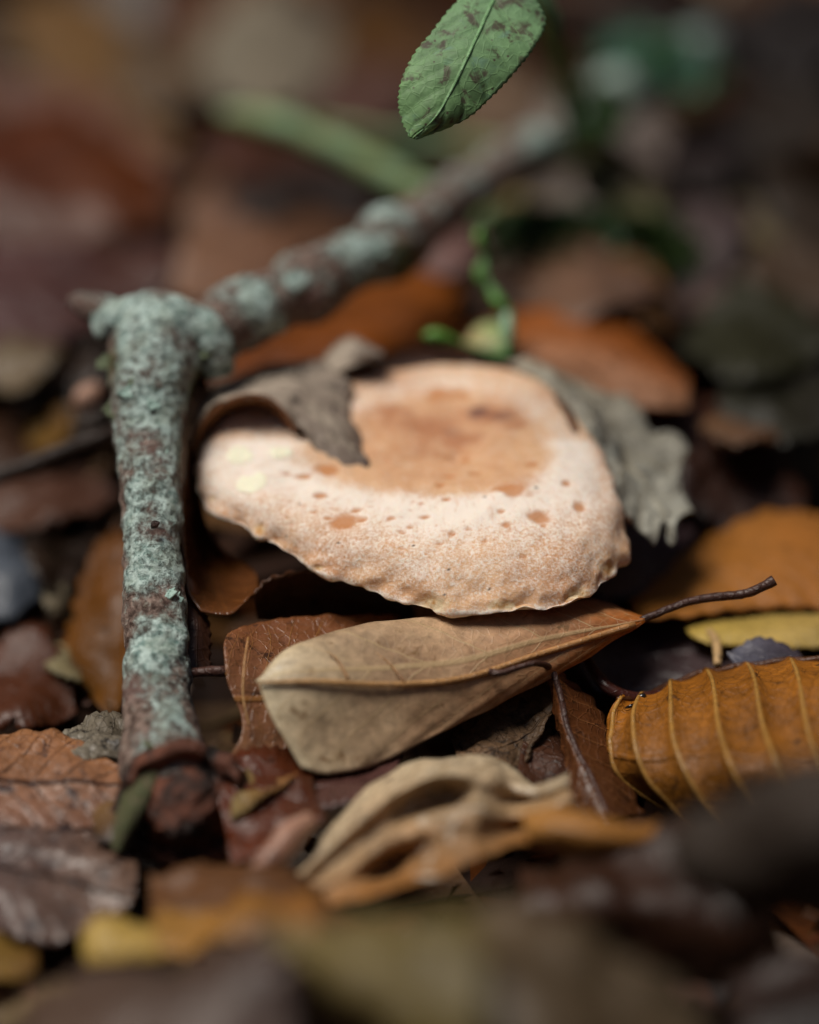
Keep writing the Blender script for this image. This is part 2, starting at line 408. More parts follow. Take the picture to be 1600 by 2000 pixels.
for a in [(1002,953,.27,1.25),(1052,1007,.19,1.2),(672,1018,.21,1.3),(627,968,.09,1.5),(692,998,.07,1.4),(1131,990,.1,1.2),(1108,943,.1,1),(990,1026,.08,1.1),(880,1043,.08,1.1),
          (705,1014,.06,1.8),(616,1000,.05,1.4),(640,1012,.05,1.6),(1062,1026,.06,1),(945,1056,.05,1),(978,996,.06,1.4),(830,1010,.06,1.8),(800,1030,.05,1.4),(760,1010,.05,1.8),(915,1035,.04,1),(860,1060,.05,1.3),
          (930,925,.1,1.6),(880,930,.07,1.5),(860,948,.06,1.4),(870,975,.06,1.5),(1040,905,.08,1.5),(905,900,.12,1.3),(870,768,.2,2.2),(640,915,.16,1.6),(590,930,.08,2),(560,925,.06,2)]:
    blot(spot, *a)
for k in range(70):
    blot(spot, random.uniform(480, 1150), random.uniform(975, 1090), random.uniform(.012, .035), random.uniform(1, 2), .5, random.uniform(.4, .9))
for a in [(468,892,.19,1.1),(490,946,.20,1.3),(545,884,.13,1.5)]: blot(pale_, *a, .2, 1., .7)
for a in [(508,1034,.13,.8),(412,972,.08,1),(845,1182,.17,3.2),(1128,1168,.17,2.4),(1191,1108,.17,1.),(622,1108,.06,2.2),(705,1148,.05,3),(990,1184,.10,3.4)]:
    blot(moist, *a, .7, .85, .8)
for a in [(1047,951,.035,1),(946,971,.035,1),(808,1067,.022,1),(640,971,.022,1),(875,1112,.018,1),(955,1150,.025,1),(585,985,.015,1),(560,1048,.012,1),(660,1060,.015,1),(450,1000,.012,1),(870,1160,.03,1.2)]: blot(dark, *a, .5, 1., .1)
dep = (sstep(4.5, 7.6, rt + 1.5 * fbm(cap * 1.1 + 4, 4))).ravel(); browner = np.zeros(len(flat))
front = flat[:, 1] + .5 * fbm(flat * 1.4 + 2, 3)             # the stain stays towards the back of the hollow
dep = dep * sstep(O[1] - 1.5, O[1] + .6, front)
for a in [(960,810,.34,2.0),(840,835,.5,1.6),(900,860,.3,2),(760,800,.35,1.5),(1010,830,.25,1.4)]: blot(browner, *a, .9, .8)
browner = np.maximum(browner, .55 * sstep(.05, .38, fbm(flat * 1.5 + 8, 4)) * dep)
mauve = np.zeros(len(flat)); blot(mauve, 935, 806, .17, 1.4, .7, .9); blot(mauve, 975, 812, .13, 2.2, .7, .6); blot(mauve, 880, 845, .12, 1.6, .8, .4)
sink = -.022 * spot - .035 * moist + .02 * pale_
flat2 = flat + nrm.reshape(-1, 3) * sink[:, None]
s = N('mushroom_cap'); co = s.coords()
uvn = s.n('ShaderNodeUVMap').outputs[0]
st = s.n('ShaderNodeMapping', inp={'Vector': uvn, 'Scale': (150, 14, 1)}).outputs[0]
fib = s.noise(st, 1., 5., .65, .3); gran = s.noise(co, 22., 4., .75); gran2 = s.noise(co, 6., 4., .6); big = s.noise(co, .9, 3.)
frost = s.math('ADD', s.math('MULTIPLY', gran, .95), s.math('ADD', s.math('MULTIPLY', fib, .12), s.math('ADD', s.math('MULTIPLY', gran2, .28), s.math('MULTIPLY', s.attr('frost'), .5))))
f = s.ss(frost, .72, 1.08, 0., .97)
flesh = s.mix(s.ss(big, .35, .65), lin('#d8ad85'), lin('#c99770'))
col = s.mix(f, flesh, lin('#f3e8dc'))
col = s.mix(s.math('MULTIPLY', s.ss(fib, .52, .68), s.math('MULTIPLY', s.attr('frost'), .45)), col, lin('#c98f60'))
col = s.mix(s.attr('depress'), col, s.mix(s.ss(gran2, .35, .7), lin('#c98f64'), lin('#e2be9e')))
col = s.mix(s.attr('brown'), col, lin('#ab6f4c'))
col = s.mix(s.attr('mauve'), col, lin('#6a4640'))
col = s.mix(s.math('MULTIPLY', s.attr('spot'), .85), col, lin('#bd7c46'))
col = s.mix(s.attr('wound'), col, s.mix(s.ss(gran2, .4, .6), lin('#c48f4c'), lin('#ecd6ae')))
col = s.mix(s.attr('pale'), col, lin('#f2f0d6'))
col = s.mix(s.attr('speck'), col, lin('#2c2214'))
s.put(s.b.inputs['Base Color'], col)
s.put(s.b.inputs['Roughness'], .6); s.b.inputs['Specular IOR Level'].default_value = .3
s.b.inputs['Subsurface Weight'].default_value = .18; s.b.inputs['Subsurface Radius'].default_value = (.0022, .0012, .0007); s.b.inputs['Subsurface Scale'].default_value = 1.
s.put(s.b.inputs['Normal'], s.bump(s.math('ADD', frost, gran), .55, .00022)); CAPM = s.m
frost_a = (np.exp(-((rt - 3.95) / .75) ** 2) + .35 * np.exp(-((rt - 2.7) / .5) ** 2)).ravel() * (1 + .6 * fbm(flat * 1.1, 2))
edgew = (np.exp(-((rt - 1.8) / .35) ** 2)).ravel()
left = np.exp(-(((pxs - 470) / 130) ** 2 + ((pys - 900) / 95) ** 2)) * (rt.ravel() > 1.5)
frost_a = np.maximum((frost_a + left * .3) * .75 * np.where(pys < 860, .45, 1.) + .1, edgew * .8)
root = thing('mushroom', 'pale salmon funnel shaped mushroom with ochre spots pushing out of the leaves', 'mushroom', [hub[0], hub[1], -4.9])
f_ = grid_faces(nr, na, True)
cap_o = mesh('cap', flat2, f_, CAPM, root, uv=np.stack([ang / (2 * math.pi), rt / 8], -1),
     attrs=dict(frost=frost_a, depress=dep * .62, brown=browner * sstep(4.2, 5, rt).ravel(), mauve=mauve, spot=spot, wound=moist, pale=pale_, speck=dark))
s = N('mushroom_gills'); co = s.coords(); s.put(s.b.inputs['Base Color'], s.mix(s.noise(co, 3., 4.), lin('#d9b98a'), lin('#c79c6c'))); s.b.inputs['Roughness'].default_value = .6
GILL = s.m
ng = 480; inner = crom(Lo2, ng, True) + [0, 0, -.02]; gl = []
for k, t in enumerate(np.linspace(0, 1, 14)):
    ring = inner * (1 - t) + (hub + (inner - hub) * .18) * t
    ring[:, 2] += -.35 * t - .12 * (np.arange(ng) % 4 < 2) * math.sin(math.pi * t)
    gl.append(ring)
mesh('gills', np.array(gl), grid_faces(14, ng, True), GILL, cap_o)
s = N('mushroom_stem'); co = s.coords(); s.put(s.b.inputs['Base Color'], s.mix(s.noise(co, 2.5, 5.), lin('#d8b592'), lin('#b98862'))); s.b.inputs['Roughness'].default_value = .65
s.put(s.b.inputs['Normal'], s.bump(s.noise(co, 6., 5.), .5, .0005))
tube('stem', [[hub[0], hub[1], -5.0], [hub[0] + .05, hub[1], -3], [hub[0], hub[1], -1.7], hub + [0, 0, .1]], [.75, .68, .7, 1.0], s.m, root, n=30, m=40, jitter=.08, jscale=1.2)

# ================================================================ fallen branch
s = N('bark'); co = s.coords()
lich = s.attr('lichen'); alg = s.attr('algae')
sv = s.n('ShaderNodeUVMap').outputs[0]; stv = s.n('ShaderNodeMapping', inp={'Vector': sv, 'Scale': (36, 9, 1)}).outputs[0]
fine = s.noise(co, 9., 6., .7); strk = s.noise(stv, 1.2, 5., .7, .5); big = s.noise(co, 1.6, 3.)
bark = s.mix(s.ss(strk, .35, .68), lin('#3e2c24'), lin('#a08a7e')); bark = s.mix(s.ss(big, .5, .68, 0, .5), bark, lin('#8c6c66'))
bark = s.mix(s.ss(fine, .58, .72, 0, .6), bark, lin('#a39a86'))
lc = s.mix(s.ss(fine, .35, .62), lin('#64827c'), lin('#c2d6d0')); lc = s.mix(s.ss(s.noise(co, 3., 4.), .45, .65, 0, .55), lc, lin('#9aa99c'))
pits = s.n('ShaderNodeTexVoronoi', inp={'Vector': co, 'Scale': 9.}).outputs['Distance']
thr = s.ss(s.math('ADD', lich, s.math('ADD', s.math('MULTIPLY', s.math('SUBTRACT', fine, .5), 1.5), s.math('MULTIPLY', s.math('SUBTRACT', strk, .5), 1.1))), .08, .76)
col = s.mix(thr, bark, lc)
col = s.mix(s.math('MULTIPLY', s.ss(pits, .08, .16, .85, 0.), s.ss(s.noise(co, 2., 2.), .45, .6)), col, lin('#1d1a18'))
ag = s.ss(s.math('ADD', alg, s.math('MULTIPLY', s.math('SUBTRACT', fine, .5), 1.)), .45, .75, 0, .8)
col = s.mix(ag, col, lin('#4f5a2e'))
s.put(s.b.inputs['Base Color'], col); s.b.inputs['Roughness'].default_value = .72; s.b.inputs['Specular IOR Level'].default_value = .35
hh = s.math('ADD', s.math('MULTIPLY', fine, .8), s.math('ADD', s.math('MULTIPLY', strk, .8), s.math('MULTIPLY', thr, .35)))
nb = s.bump(hh, .9, .0007); nb = s.bump(s.noise(co, 30., 4., .7), .6, .00015, nb); s.put(s.b.inputs['Normal'], nb); BARK = s.m
def bark_limb(name, pts, rad, parent, n, m, lichf, algf, seed=0., knob=.06):
    path = [P(*p) for p in pts]
    g, dirs, c = tube_grid(path, rad, n, m)
    q = g * 1.0
    rel = np.zeros(g.shape[:2])
    rel += knob * fbm(q * 1.3 + seed, 3) * 1.6 + .05 * fbm(q * np.array([5, 5, 5]) + seed, 3)
    px, py, _ = proj(g.reshape(-1, 3)); px = px.reshape(g.shape[:2]); py = py.reshape(g.shape[:2])
    upness = dirs[..., 2]
    li = lichf(px, py, upness) + 1.15 * fbm(q * 1.7 + seed + 7, 4)
    rel += .025 * sstep(.25, .7, li) * (1 + fbm(q * 8 + 3, 2))
    al = algf(px, py, upness) + .5 * fbm(q * 1.2 + seed + 21, 2)
    g = g + dirs * rel[..., None]
    v, f = close_caps(g)
    uv = np.stack([np.repeat(np.linspace(0, 1, n)[:, None], m, 1) * len(pts) * .12, np.abs(np.repeat(np.linspace(-1, 1, m)[None], n, 0))], -1).reshape(-1, 2)
    ex = lambda a: np.concatenate([a.ravel(), [a[0].mean(), a[-1].mean()]])
    return mesh(name, v, f, BARK, parent, uv=np.concatenate([uv, [[0, 0], [1, 0]]]), attrs=dict(lichen=np.clip(ex(li), 0, 1), algae=np.clip(ex(al), 0, 1))), g, c
br = thing('fallen_branch', 'lichen crusted broken branch standing propped left of the mushroom and bending back', 'branch', P(345, 1640, -2.2))
main_pts = [(338,1560,-1.5),(325,1510,-1.3),(315,1440,-.95),(306,1350,-.5),(303,1250,-.1),(300,1150,.25),(297,1050,.6),(293,950,1.0),(289,870,1.4),(287,812,1.7),(292,760,1.9),(306,700,2.25),(316,655,2.6),(328,622,3.0),(335,612,3.15)]
main_rad = [.68,.62,.52,.47,.44,.43,.42,.43,.46,.55,.58,.68,.68,.46,.12]
def lf(px, py, up):
    a = .18 + .30 * sstep(.0, .9, up)
    a = a + .16 * sstep(1000, 780, py) + .42 * np.exp(-(((px - 335) / 32) ** 2 + ((py - 1245) / 75) ** 2)) + .25 * np.exp(-(((px - 300) / 70) ** 2 + ((py - 1020) / 60) ** 2)) + .3 * np.exp(-((py - 1130) / 22) ** 2)
    return a - .35 * sstep(1330, 1420, py)
def af(px, py, up): return .15 + .3 * sstep(.3, -.3, up) + .35 * sstep(275, 225, px) * sstep(900, 700, py) + .25 * sstep(340, 370, px) * sstep(900, 820, py) + .5 * np.exp(-(((px - 240) / 40) ** 2 + ((py - 1590) / 70) ** 2))
trunk_o, _, _ = bark_limb('trunk', main_pts, main_rad, br, 420, 110, lf, af, 0., .07)
limb_pts = [(345,665,2.7),(420,645,3.0),(470,615,3.3),(520,598,3.55),(560,582,3.8),(600,560,4.1),(660,525,4.6),(715,500,5.1),(760,478,5.5),(820,435,6.4),(900,380,8.2),(1000,317,10.4),(1080,268,12.4),(1160,215,14.5),(1250,160,16.8),(1330,112,18.6),(1380,85,19.8)]
limb_rad = [.44,.50,.56,.50,.46,.58,.46,.46,.60,.46,.43,.42,.46,.5,.55,.5,.32]
def lf2(px, py, up):
    a = .12 + .1 * up + .45 * sstep(1060, 1150, px)
    for x, y, r_ in ((495, 590, 32), (580, 560, 22), (725, 495, 45), (545, 640, 25), (1040, 270, 20)): a = a + .7 * np.exp(-(((px - x) ** 2 + (py - y) ** 2) / r_ ** 2))
    return a
def af2(px, py, up): return .05 + .9 * np.exp(-(((px - 785) / 35) ** 2 + ((py - 500) / 40) ** 2)) + .2 * sstep(1060, 1130, px)
limb_o, _, _ = bark_limb('side_limb', limb_pts, limb_rad, br, 360, 72, lf2, af2, 13., .06)
bark_limb('stub', [(300,668,2.5),(255,632,2.7),(215,610,2.85),(175,597,2.95),(140,588,3.05)], [.42,.34,.22,.19,.10], br, 70, 40, lambda a, b, c: .45 - .5 * sstep(230, 190, a), lambda a, b, c: .35 + .2 * sstep(230, 180, a), 31., .05)
bark_limb('collar', [(196,640,2.7),(245,620,2.5),(305,622,2.35),(365,632,2.35),(412,670,2.35),(425,735,2.45)], [.22,.32,.34,.35,.30,.15], br, 110, 36, lambda a, b, c: .62 + 0 * a, lambda a, b, c: .3 + 0 * a, 41., .11)
# broken, rotted end of the branch
s = N('rotten_wood'); co = s.coords(); f1 = s.noise(co, 1.8, 5., .65, .6); f2 = s.noise(co, 7., 5., .7)
col = s.mix(s.ss(f1, .4, .62), lin('#1c100b'), lin('#784632')); col = s.mix(s.ss(f2, .6, .75, 0, .5), col, lin('#8a5a40'))
s.put(s.b.inputs['Base Color'], col); s.b.inputs['Roughness'].default_value = .5; s.put(s.b.inputs['Normal'], s.bump(s.math('ADD', f1, f2), .9, .0012)); ROT = s.m
path = np.array([P(*p) for p in main_pts[:3]]); axd = path[0] - path[2]; axd /= np.linalg.norm(axd)
cc = P(356, 1572, -1.75); nf = axd * .45 - FW * .8 + UP * .25; nf /= np.linalg.norm(nf)
ea = np.cross(nf, UP); ea /= np.linalg.norm(ea); eb = np.cross(nf, ea)
th = np.linspace(0, 2 * math.pi, 90, endpoint=False); dirs = ea * np.cos(th)[:, None] + eb * np.sin(th)[:, None]
g = [path[1] + dirs * .60] + [cc + dirs * rr + nf * off for rr, off in ((.80, -.25), (.88, -.02), (.90, .10), (.84, .20), (.74, .22), (.66, .12), (.58, .12), (.46, .34), (.30, .52), (.14, .58), (.02, .6))]
g = np.array(g); wgt = np.ones(len(g)); wgt[0] = 0
g = g + (wgt[:, None] * .30 * fbm(g * 1.7 + 3, 4))[..., None] * nf + (wgt[:, None] * .22 * fbm(g * 2.0 + 13, 4))[..., None] * dirs
g = np.stack([crom(g[:, k], 46) for k in range(90)], 1)
mesh('broken_end', g, grid_faces(46, 90, True), ROT, br)
# bark flap hanging at the left of the broken end
fl = loft([[P(*p) for p in c] for c in ([(262,1450,-1.3),(248,1530,-1.8),(228,1605,-2.2),(220,1655,-2.3)], [(285,1450,-1.6),(275,1530,-2.15),(248,1605,-2.4),(230,1665,-2.4)], [(315,1470,-1.8),(300,1535,-2.2),(266,1605,-2.35),(240,1660,-2.3)])], 40, 16)
fl = fl + (.07 * fbm(fl * 2.2, 3))[..., None] * UP
mesh('bark_flap', fl, grid_faces(40, 16), BARK, br, uv=np.stack(np.meshgrid(np.linspace(0, 1, 40), np.linspace(0, 1, 16), indexing='ij'), -1), attrs=dict(lichen=np.full(640, .12), algae=np.full(640, .72)), thick=.07)
# leafy lichen lobes standing off the bark
s = N('lichen'); co = s.coords(); f2 = s.noise(co, 8., 4.)
s.put(s.b.inputs['Base Color'], s.mix(f2, lin('#74948a'), lin('#b4cdc4'))); s.b.inputs['Roughness'].default_value = .8; s.put(s.b.inputs['Normal'], s.bump(f2, .7, .0004)); LICH = s.m
s = N('lichen_green'); co = s.coords(); s.put(s.b.inputs['Base Color'], s.mix(s.noise(co, 5., 4.), lin('#454f30'), lin('#6e7a60'))); s.b.inputs['Roughness'].default_value = .8; LICHG = s.m
def lobe(c, size, nrm_, up_, mat, seed, parent, name='lichen_lobe'):
    c = np.array(c); n_ = np.array(nrm_, float); n_ /= np.linalg.norm(n_); a = np.cross(n_, up_); a /= np.linalg.norm(a); b = np.cross(n_, a)
    R, A_ = 7, 20; v = []
    for i in range(R):
        for j in range(A_):
            t = j / A_ * 2 * math.pi; r_ = i / (R - 1) * size * (1 + .9 * noise(np.array([math.cos(t) * 2.2, math.sin(t) * 2.2, seed])))
            v.append(c + a * r_ * math.cos(t) + b * r_ * math.sin(t) + n_ * (.12 * r_ * r_ / size + .3 * size * noise(np.array([math.cos(t) * 3 * i / R, math.sin(t) * 3 * i / R, seed + 5]))))
    mesh(name, np.array(v), grid_faces(R, A_, True), mat, parent, thick=.035)
rl = random.Random(4)
for (px, py, d, sz, m_) in [(247,768,1.15,.16,LICH),(220,800,1.5,.2,LICHG),(232,815,1.35,.16,LICHG),(300,790,1.1,.16,LICH),(262,745,1.2,.13,LICHG),(318,880,.85,.12,LICH),(205,705,2.0,.18,LICHG),
                           (330,1160,-.25,.15,LICH),(345,1170,-.2,.13,LICH),(300,1165,-.25,.12,LICH),(350,1215,-.25,.12,LICH),(338,1260,-.45,.13,LICH),(350,1290,-.55,.12,LICH),(345,1325,-.62,.10,LICH),(328,1235,-.42,.10,LICH),
                           (300,1020,.2,.12,LICH),(282,1030,.2,.1,LICH),(330,1085,.1,.1,LICH),(450,685,2.75,.22,LICH),(500,655,3.0,.12,LICH),(380,640,2.1,.18,LICH),(400,690,2.0,.15,LICHG),(330,625,2.4,.15,LICH),(495,595,2.85,.2,LICH),(520,620,3.1,.16,LICH),(545,640,3.35,.15,LICH),(730,490,4.6,.24,LICH),(775,515,5.1,.22,LICHG)]:
    lobe(P(px, py, d + .09), sz * .6, (CAM - P(px, py, d)) / 35 + np.array([rl.uniform(-.5, .5), rl.uniform(-.3, .3), .7]), [.2, 1, .1], m_, px * .1, limb_o if px > 430 else trunk_o)
mesh('bud', *(lambda g: (g.reshape(-1, 3), grid_faces(10, 12, True)))(tube_grid([P(296,1032,.12), P(303,1024,.05), P(312,1020,.05)], [.01, .06, .012], 10, 12)[0]), ROT, trunk_o)
#==PART3==
# ================================================================ leaves close to the mushroom
STALK = leafmat('#3a2018', '#4a2c22', spots=.2, rough=.5, trans=0., relief=.8)
VEINP = leafmat('#a8794a', '#b08a5c', spots=0., rough=.4, trans=.05)
# folded tan leaf in front of the cap
leaf('beech_leaf', 'folded tan beech leaf with long dark stalk lying in front of the mushroom cap',
     leafmat('#a2560a', '#c4b698', spots=.12, spot='#7a5a34', vein='#c0a67c', veinw=.03, nv=8, rough=.45, trans=.2, mottle=.85, relief=.3),
     [[(1256,1206,.5),(1195,1183,1.0),(1120,1180,1.5),(950,1230,1.5),(780,1250,1.2),(650,1275,.8),(560,1320,0)],
      [(1258,1207,.3),(1180,1192,.45),(1050,1180,.4),(880,1200,.15),(700,1226,-.3),(570,1264,-.75),(503,1330,-1.1)],
      [(1259,1209,.2),(1180,1212,.1),(1050,1222,-.1),(890,1258,-.4),(720,1278,-.8),(600,1296,-1.15),(504,1332,-1.25)],
      [(1259,1211,.2),(1180,1240,.0),(1050,1280,-.25),(900,1327,-.65),(750,1338,-1.0),(620,1332,-1.3),(505,1334,-1.3)],
      [(1259,1213,.2),(1160,1268,-.03),(1030,1325,-.33),(870,1395,-.75),(730,1430,-1.12),(590,1430,-1.4),(530,1400,-1.42)],
      [(1259,1214,.2),(1140,1288,.0),(1000,1362,-.33),(850,1436,-.8),(730,1495,-1.15),(640,1512,-1.4),(590,1500,-1.55)]],
     nu=80, nv=46, crumple=.03, wave=.01, edge=.008, midrib=None, petiole=[(1250,1212,.22),(1300,1192,.28),(1350,1174,.3),(1410,1165,.3),(1455,1160,.25),(1490,1146,.2),(1512,1133,.2)], pr=(.05,.055,.06,.065,.065,.07,.085), pmat=STALK)
root = [c for c in bpy.data.objects['beech_leaf'].children if c.name.startswith('blade')][0]
tube('midrib', [P(*p) for p in [(1240,1220,.1),(1050,1279,-.3),(900,1326,-.72),(750,1337,-1.08),(620,1331,-1.38),(507,1333,-1.38)]], [.05,.045,.045,.04,.035,.02], VEINP, root, n=50, m=8)
tube('vein', [P(*p) for p in [(680,1325,-1.25),(660,1290,-1.1),(640,1272,-1.0)]], [.02,.018,.008], VEINP, root, n=20, m=6)
tube('vein', [P(*p) for p in [(790,1332,-1.02),(760,1295,-.85),(735,1275,-.75)]], [.016,.014,.006], VEINP, root, n=20, m=6)
# brown cupped leaf behind its left end
leaf('oak_leaf', 'reddish brown cupped leaf behind the left end of the folded tan leaf',
     leafmat('#7a4a2c', '#8a6248', axis='v', spot='#2a1710', spots=.45, vein='#a8743c', veinw=.03, nv=7, rough=.36, spec=.55, relief=.7),
     [[(445,1240,-.1),(490,1219,.3),(600,1207,.7),(780,1200,1.1)], [(437,1262,-.45),(520,1262,.0),(620,1258,.3),(780,1250,.8)], [(445,1330,-.75),(530,1330,-.4),(630,1320,.0),(780,1300,.5)],
      [(472,1400,-.85),(550,1395,-.6),(640,1380,-.2),(780,1370,.3)], [(466,1450,-1.05),(530,1450,-.8),(620,1430,-.5),(760,1420,.1)], [(418,1512,-1.5),(480,1500,-1.2),(560,1480,-.9),(700,1450,-.3)]],
     nu=50, nv=40, crumple=.06, wave=.0, edge=.02, ribn=7)
tube('vein', [P(*p) for p in [(485,1245,-.35),(477,1300,-.72),(475,1360,-.9),(487,1420,-1.0)]], [.02,.018,.014,.01], VEINP, tag(bpy.data.objects['oak_leaf'], None, None), n=20, m=6)
# grey withered leaf arched over the cap's left shoulder
GREYL = leafmat('#cabcaa', '#574640', spot='#2c221e', spots=.45, vein='#a5988a', veinw=.04, nv=10, rough=.6, spec=.3, trans=.12, pale='#a89c8c', relief=.8)
root = leaf('withered_leaf', 'grey withered leaf arched over the left shoulder of the mushroom cap', GREYL,
     [[(362,868,3.0),(385,800,3.4),(440,742,3.8),(540,708,4.0),(620,700,3.9),(678,735,3.5),(692,800,3.0),(700,865,2.4),(722,905,1.9)],
      [(364,872,2.7),(392,806,2.7),(450,757,2.9),(540,738,3.0),(605,755,2.8),(645,800,2.5),(672,850,2.2),(695,892,2.0),(721,909,1.85)],
      [(368,880,2.3),(392,828,2.1),(435,785,2.05),(490,770,2.05),(538,786,2.1),(582,838,2.05),(632,888,1.9),(678,921,1.75),(718,914,1.8)]],
     nu=90, nv=30, crumple=.09, cs=1.3, wave=.012, edge=.05, torn=.15, thick=.02, midrib=(.03, .02), pmat=GREYL)
leaf('lobe', None, GREYL, [[(628,705,3.9),(660,668,4.0),(690,656,4.0),(720,672,3.9),(750,688,3.8)], [(640,715,3.7),(672,690,3.6),(700,682,3.5),(725,690,3.5),(748,694,3.6)], [(650,735,3.6),(680,720,3.5),(705,712,3.5),(728,706,3.5),(746,702,3.6)]], nu=30, nv=14, parent=root, part='curled_lobe', cat=None)
leaf('lip', None, leafmat('#9a6a42', '#7a4c2c', spots=.1, rough=.5), [[(366,890,2.3),(390,832,2.1),(435,786,2.05),(490,770,2.05),(538,786,2.1),(582,840,2.05)], [(376,892,2.4),(398,840,2.3),(440,797,2.3),(490,782,2.35),(532,795,2.4),(572,838,2.3)], [(385,893,2.7),(406,848,2.7),(446,808,2.8),(490,794,2.9),(526,804,2.9),(562,836,2.6)]], nu=50, nv=10, crumple=.02, wave=0, edge=0, parent=root, part='rolled_margin', cat=None)
# dark brown cupped leaf between stick and cap
leaf('curled_leaf', 'dark glossy brown leaf cupped between the branch and the cap underside',
     leafmat('#6a3f22', '#5a3418', spots=.25, rough=.22, spec=.6, trans=.12, relief=.4, vein='#80502a'),
     [[(362,868,2.2),(358,960,1.5),(356,1060,1.1),(362,1150,.6),(392,1196,.35)], [(374,872,2.6),(382,970,2.6),(390,1070,2.3),(400,1140,1.5),(430,1202,.35)],
      [(384,876,2.6),(395,990,2.8),(412,1075,2.6),(440,1135,1.7),(462,1196,.45)], [(389,880,2.1),(402,1000,2.3),(430,1068,2.2),(494,1112,1.6),(506,1150,.9)]], nu=60, nv=34, crumple=.05, wave=0, edge=.01)
leaf('curled_leaf', 'thin dark brown leaf curling up under the cap beside the cupped leaf',
     leafmat('#57331a', '#3a2114', spots=.3, rough=.35, trans=.15),
     [[(497,1160,.7),(520,1133,.75),(570,1118,.9),(650,1118,1.1),(740,1150,1.3),(800,1185,1.3)], [(500,1185,.9),(525,1165,1.1),(575,1155,1.3),(650,1155,1.5),(740,1175,1.6),(810,1195,1.6)], [(505,1210,1.0),(540,1212,1.3),(590,1214,1.5),(660,1216,1.7),(740,1216,1.8),(810,1216,1.8)]], nu=50, nv=16, crumple=.05)
leaf('leaf_strip', 'narrow brown leaf strip standing right of the branch over a thin twig', leafmat('#6a4230', '#3c2418', spots=.4, rough=.4),
     [[(352,1110,.9),(354,1180,.6),(352,1250,.2),(350,1330,-.2)], [(372,1130,.8),(380,1190,.5),(385,1250,.2),(386,1320,-.1)], [(385,1160,.9),(400,1200,.7),(410,1250,.4),(412,1310,.1)]], nu=30, nv=14)
tube_o = tube('twig', [P(*p) for p in [(300,1312,.3),(360,1316,-.2),(400,1312,-.3),(442,1312,-.35),(475,1330,.2)]], [.07,.075,.07,.075,.05], STALK, n=40, m=10, jitter=.02, jscale=6)
tag(tube_o, 'thin red brown twig poking out right of the branch below the leaf strip', 'twig')
# grey torn leaf right of the cap
TORN = leafmat('#9c9484', '#b0b0a4', spot='#332b28', spots=.5, vein='#b0a488', veinw=.05, nv=7, rough=.6, spec=.3, trans=.15, pale='#a8b2ac', relief=.8, mottle=.6)
leaf('torn_leaf', 'pale grey leaf with jagged torn tip hugging the right side of the cap', TORN,
     [[(985,712,4.2),(1050,748,3.6),(1115,812,2.8),(1132,880,2.3),(1180,955,1.9),(1238,1024,1.8),(1283,1062,1.8)],
      [(1010,706,4.3),(1085,742,3.7),(1150,806,2.9),(1175,876,2.4),(1225,955,2.1),(1270,1005,2.1),(1294,1022,2.0)],
      [(1030,708,4.7),(1115,748,4.2),(1185,808,3.6),(1220,880,3.1),(1262,955,2.6),(1298,1015,2.2),(1316,1063,1.9)],
      [(1045,712,4.8),(1145,752,4.5),(1225,800,4.0),(1262,860,3.5),(1300,930,3.0),(1318,985,2.6),(1326,1012,2.3)],
      [(1060,718,5.0),(1165,760,4.8),(1252,790,4.4),(1268,838,4.0),(1338,858,3.7),(1328,930,3.2),(1354,1002,2.7)]],
     nu=70, nv=36, crumple=.12, cs=1.5, wave=.02, edge=.03, midrib=(.03,.015), pmat=TORN)
torn_o = bpy.data.objects['torn_leaf']
tube('rolled_margin', [P(*p) for p in [(990,712,4.1),(1050,750,3.55),(1113,815,2.75),(1130,882,2.25),(1178,958,1.85),(1236,1026,1.75)]], [.04,.07,.08,.08,.07,.03], leafmat('#6a4226', spots=.3), torn_o, n=50, m=8, jitter=.06, jscale=3)
# ribbed amber leaf at the right edge
AMB = leafmat('#9a5e16', '#6e481a', axis='v', spots=.2, spot='#3a2410', vein=None, nv=1, veinw=.0, rough=.5, spec=.35, trans=.22, mottle=.9, relief=.8)
RIBM = leafmat('#b0823f', '#86622f', spots=0., rough=.35, trans=.1)
cv = [[(1205,1372,.1),(1262,1352,.4),(1330,1320,.65),(1420,1300,.7),(1520,1286,.6),(1640,1280,.4),(1760,1290,.1)],
      [(1180,1395,-.15),(1240,1382,-.3),(1330,1350,-.25),(1430,1332,-.35),(1530,1325,-.55),(1650,1325,-.95),(1770,1335,-1.25)],
      [(1172,1440,-.3),(1236,1448,-.85),(1328,1434,-1.05),(1438,1424,-1.3),(1543,1429,-1.5),(1660,1440,-1.95),(1780,1450,-2.25)],
      [(1190,1490,-.35),(1258,1518,-1.05),(1348,1510,-1.5),(1458,1505,-1.95),(1568,1515,-2.15),(1680,1530,-2.35),(1790,1550,-2.5)],
      [(1230,1535,-.3),(1310,1580,-.95),(1395,1592,-1.5),(1500,1592,-1.7),(1600,1595,-1.9),(1700,1605,-2.1),(1800,1625,-2.2)],
      [(1275,1562,-.2),(1350,1612,-.8),(1430,1632,-1.2),(1520,1637,-1.4),(1610,1640,-1.2),(1705,1650,-1.4),(1800,1670,-1.5)]]
root = thing('ribbed_leaf', 'amber brown leaf with raised pale ribs curling at the right edge', 'leaf', P(1400, 1600, -2.5))
g = loft([[P(*p) for p in c] for c in cv], 90, 40); n_ = grid_normals(g); sg = np.sign((n_ * (CAM - g)).sum(2).mean()); n_ = n_ * sg
Ug = np.repeat(np.linspace(0, 1, 90)[:, None], 40, 1); Vg = np.repeat(np.linspace(-1, 1, 40)[None], 90, 0)
ribu = lambda u0, v: u0 + .045 * ((v + 1) / 2) + .02 * ((v + 1) / 2) ** 2
ribs_u = [.035, .155, .29, .43, .565, .70, .84]
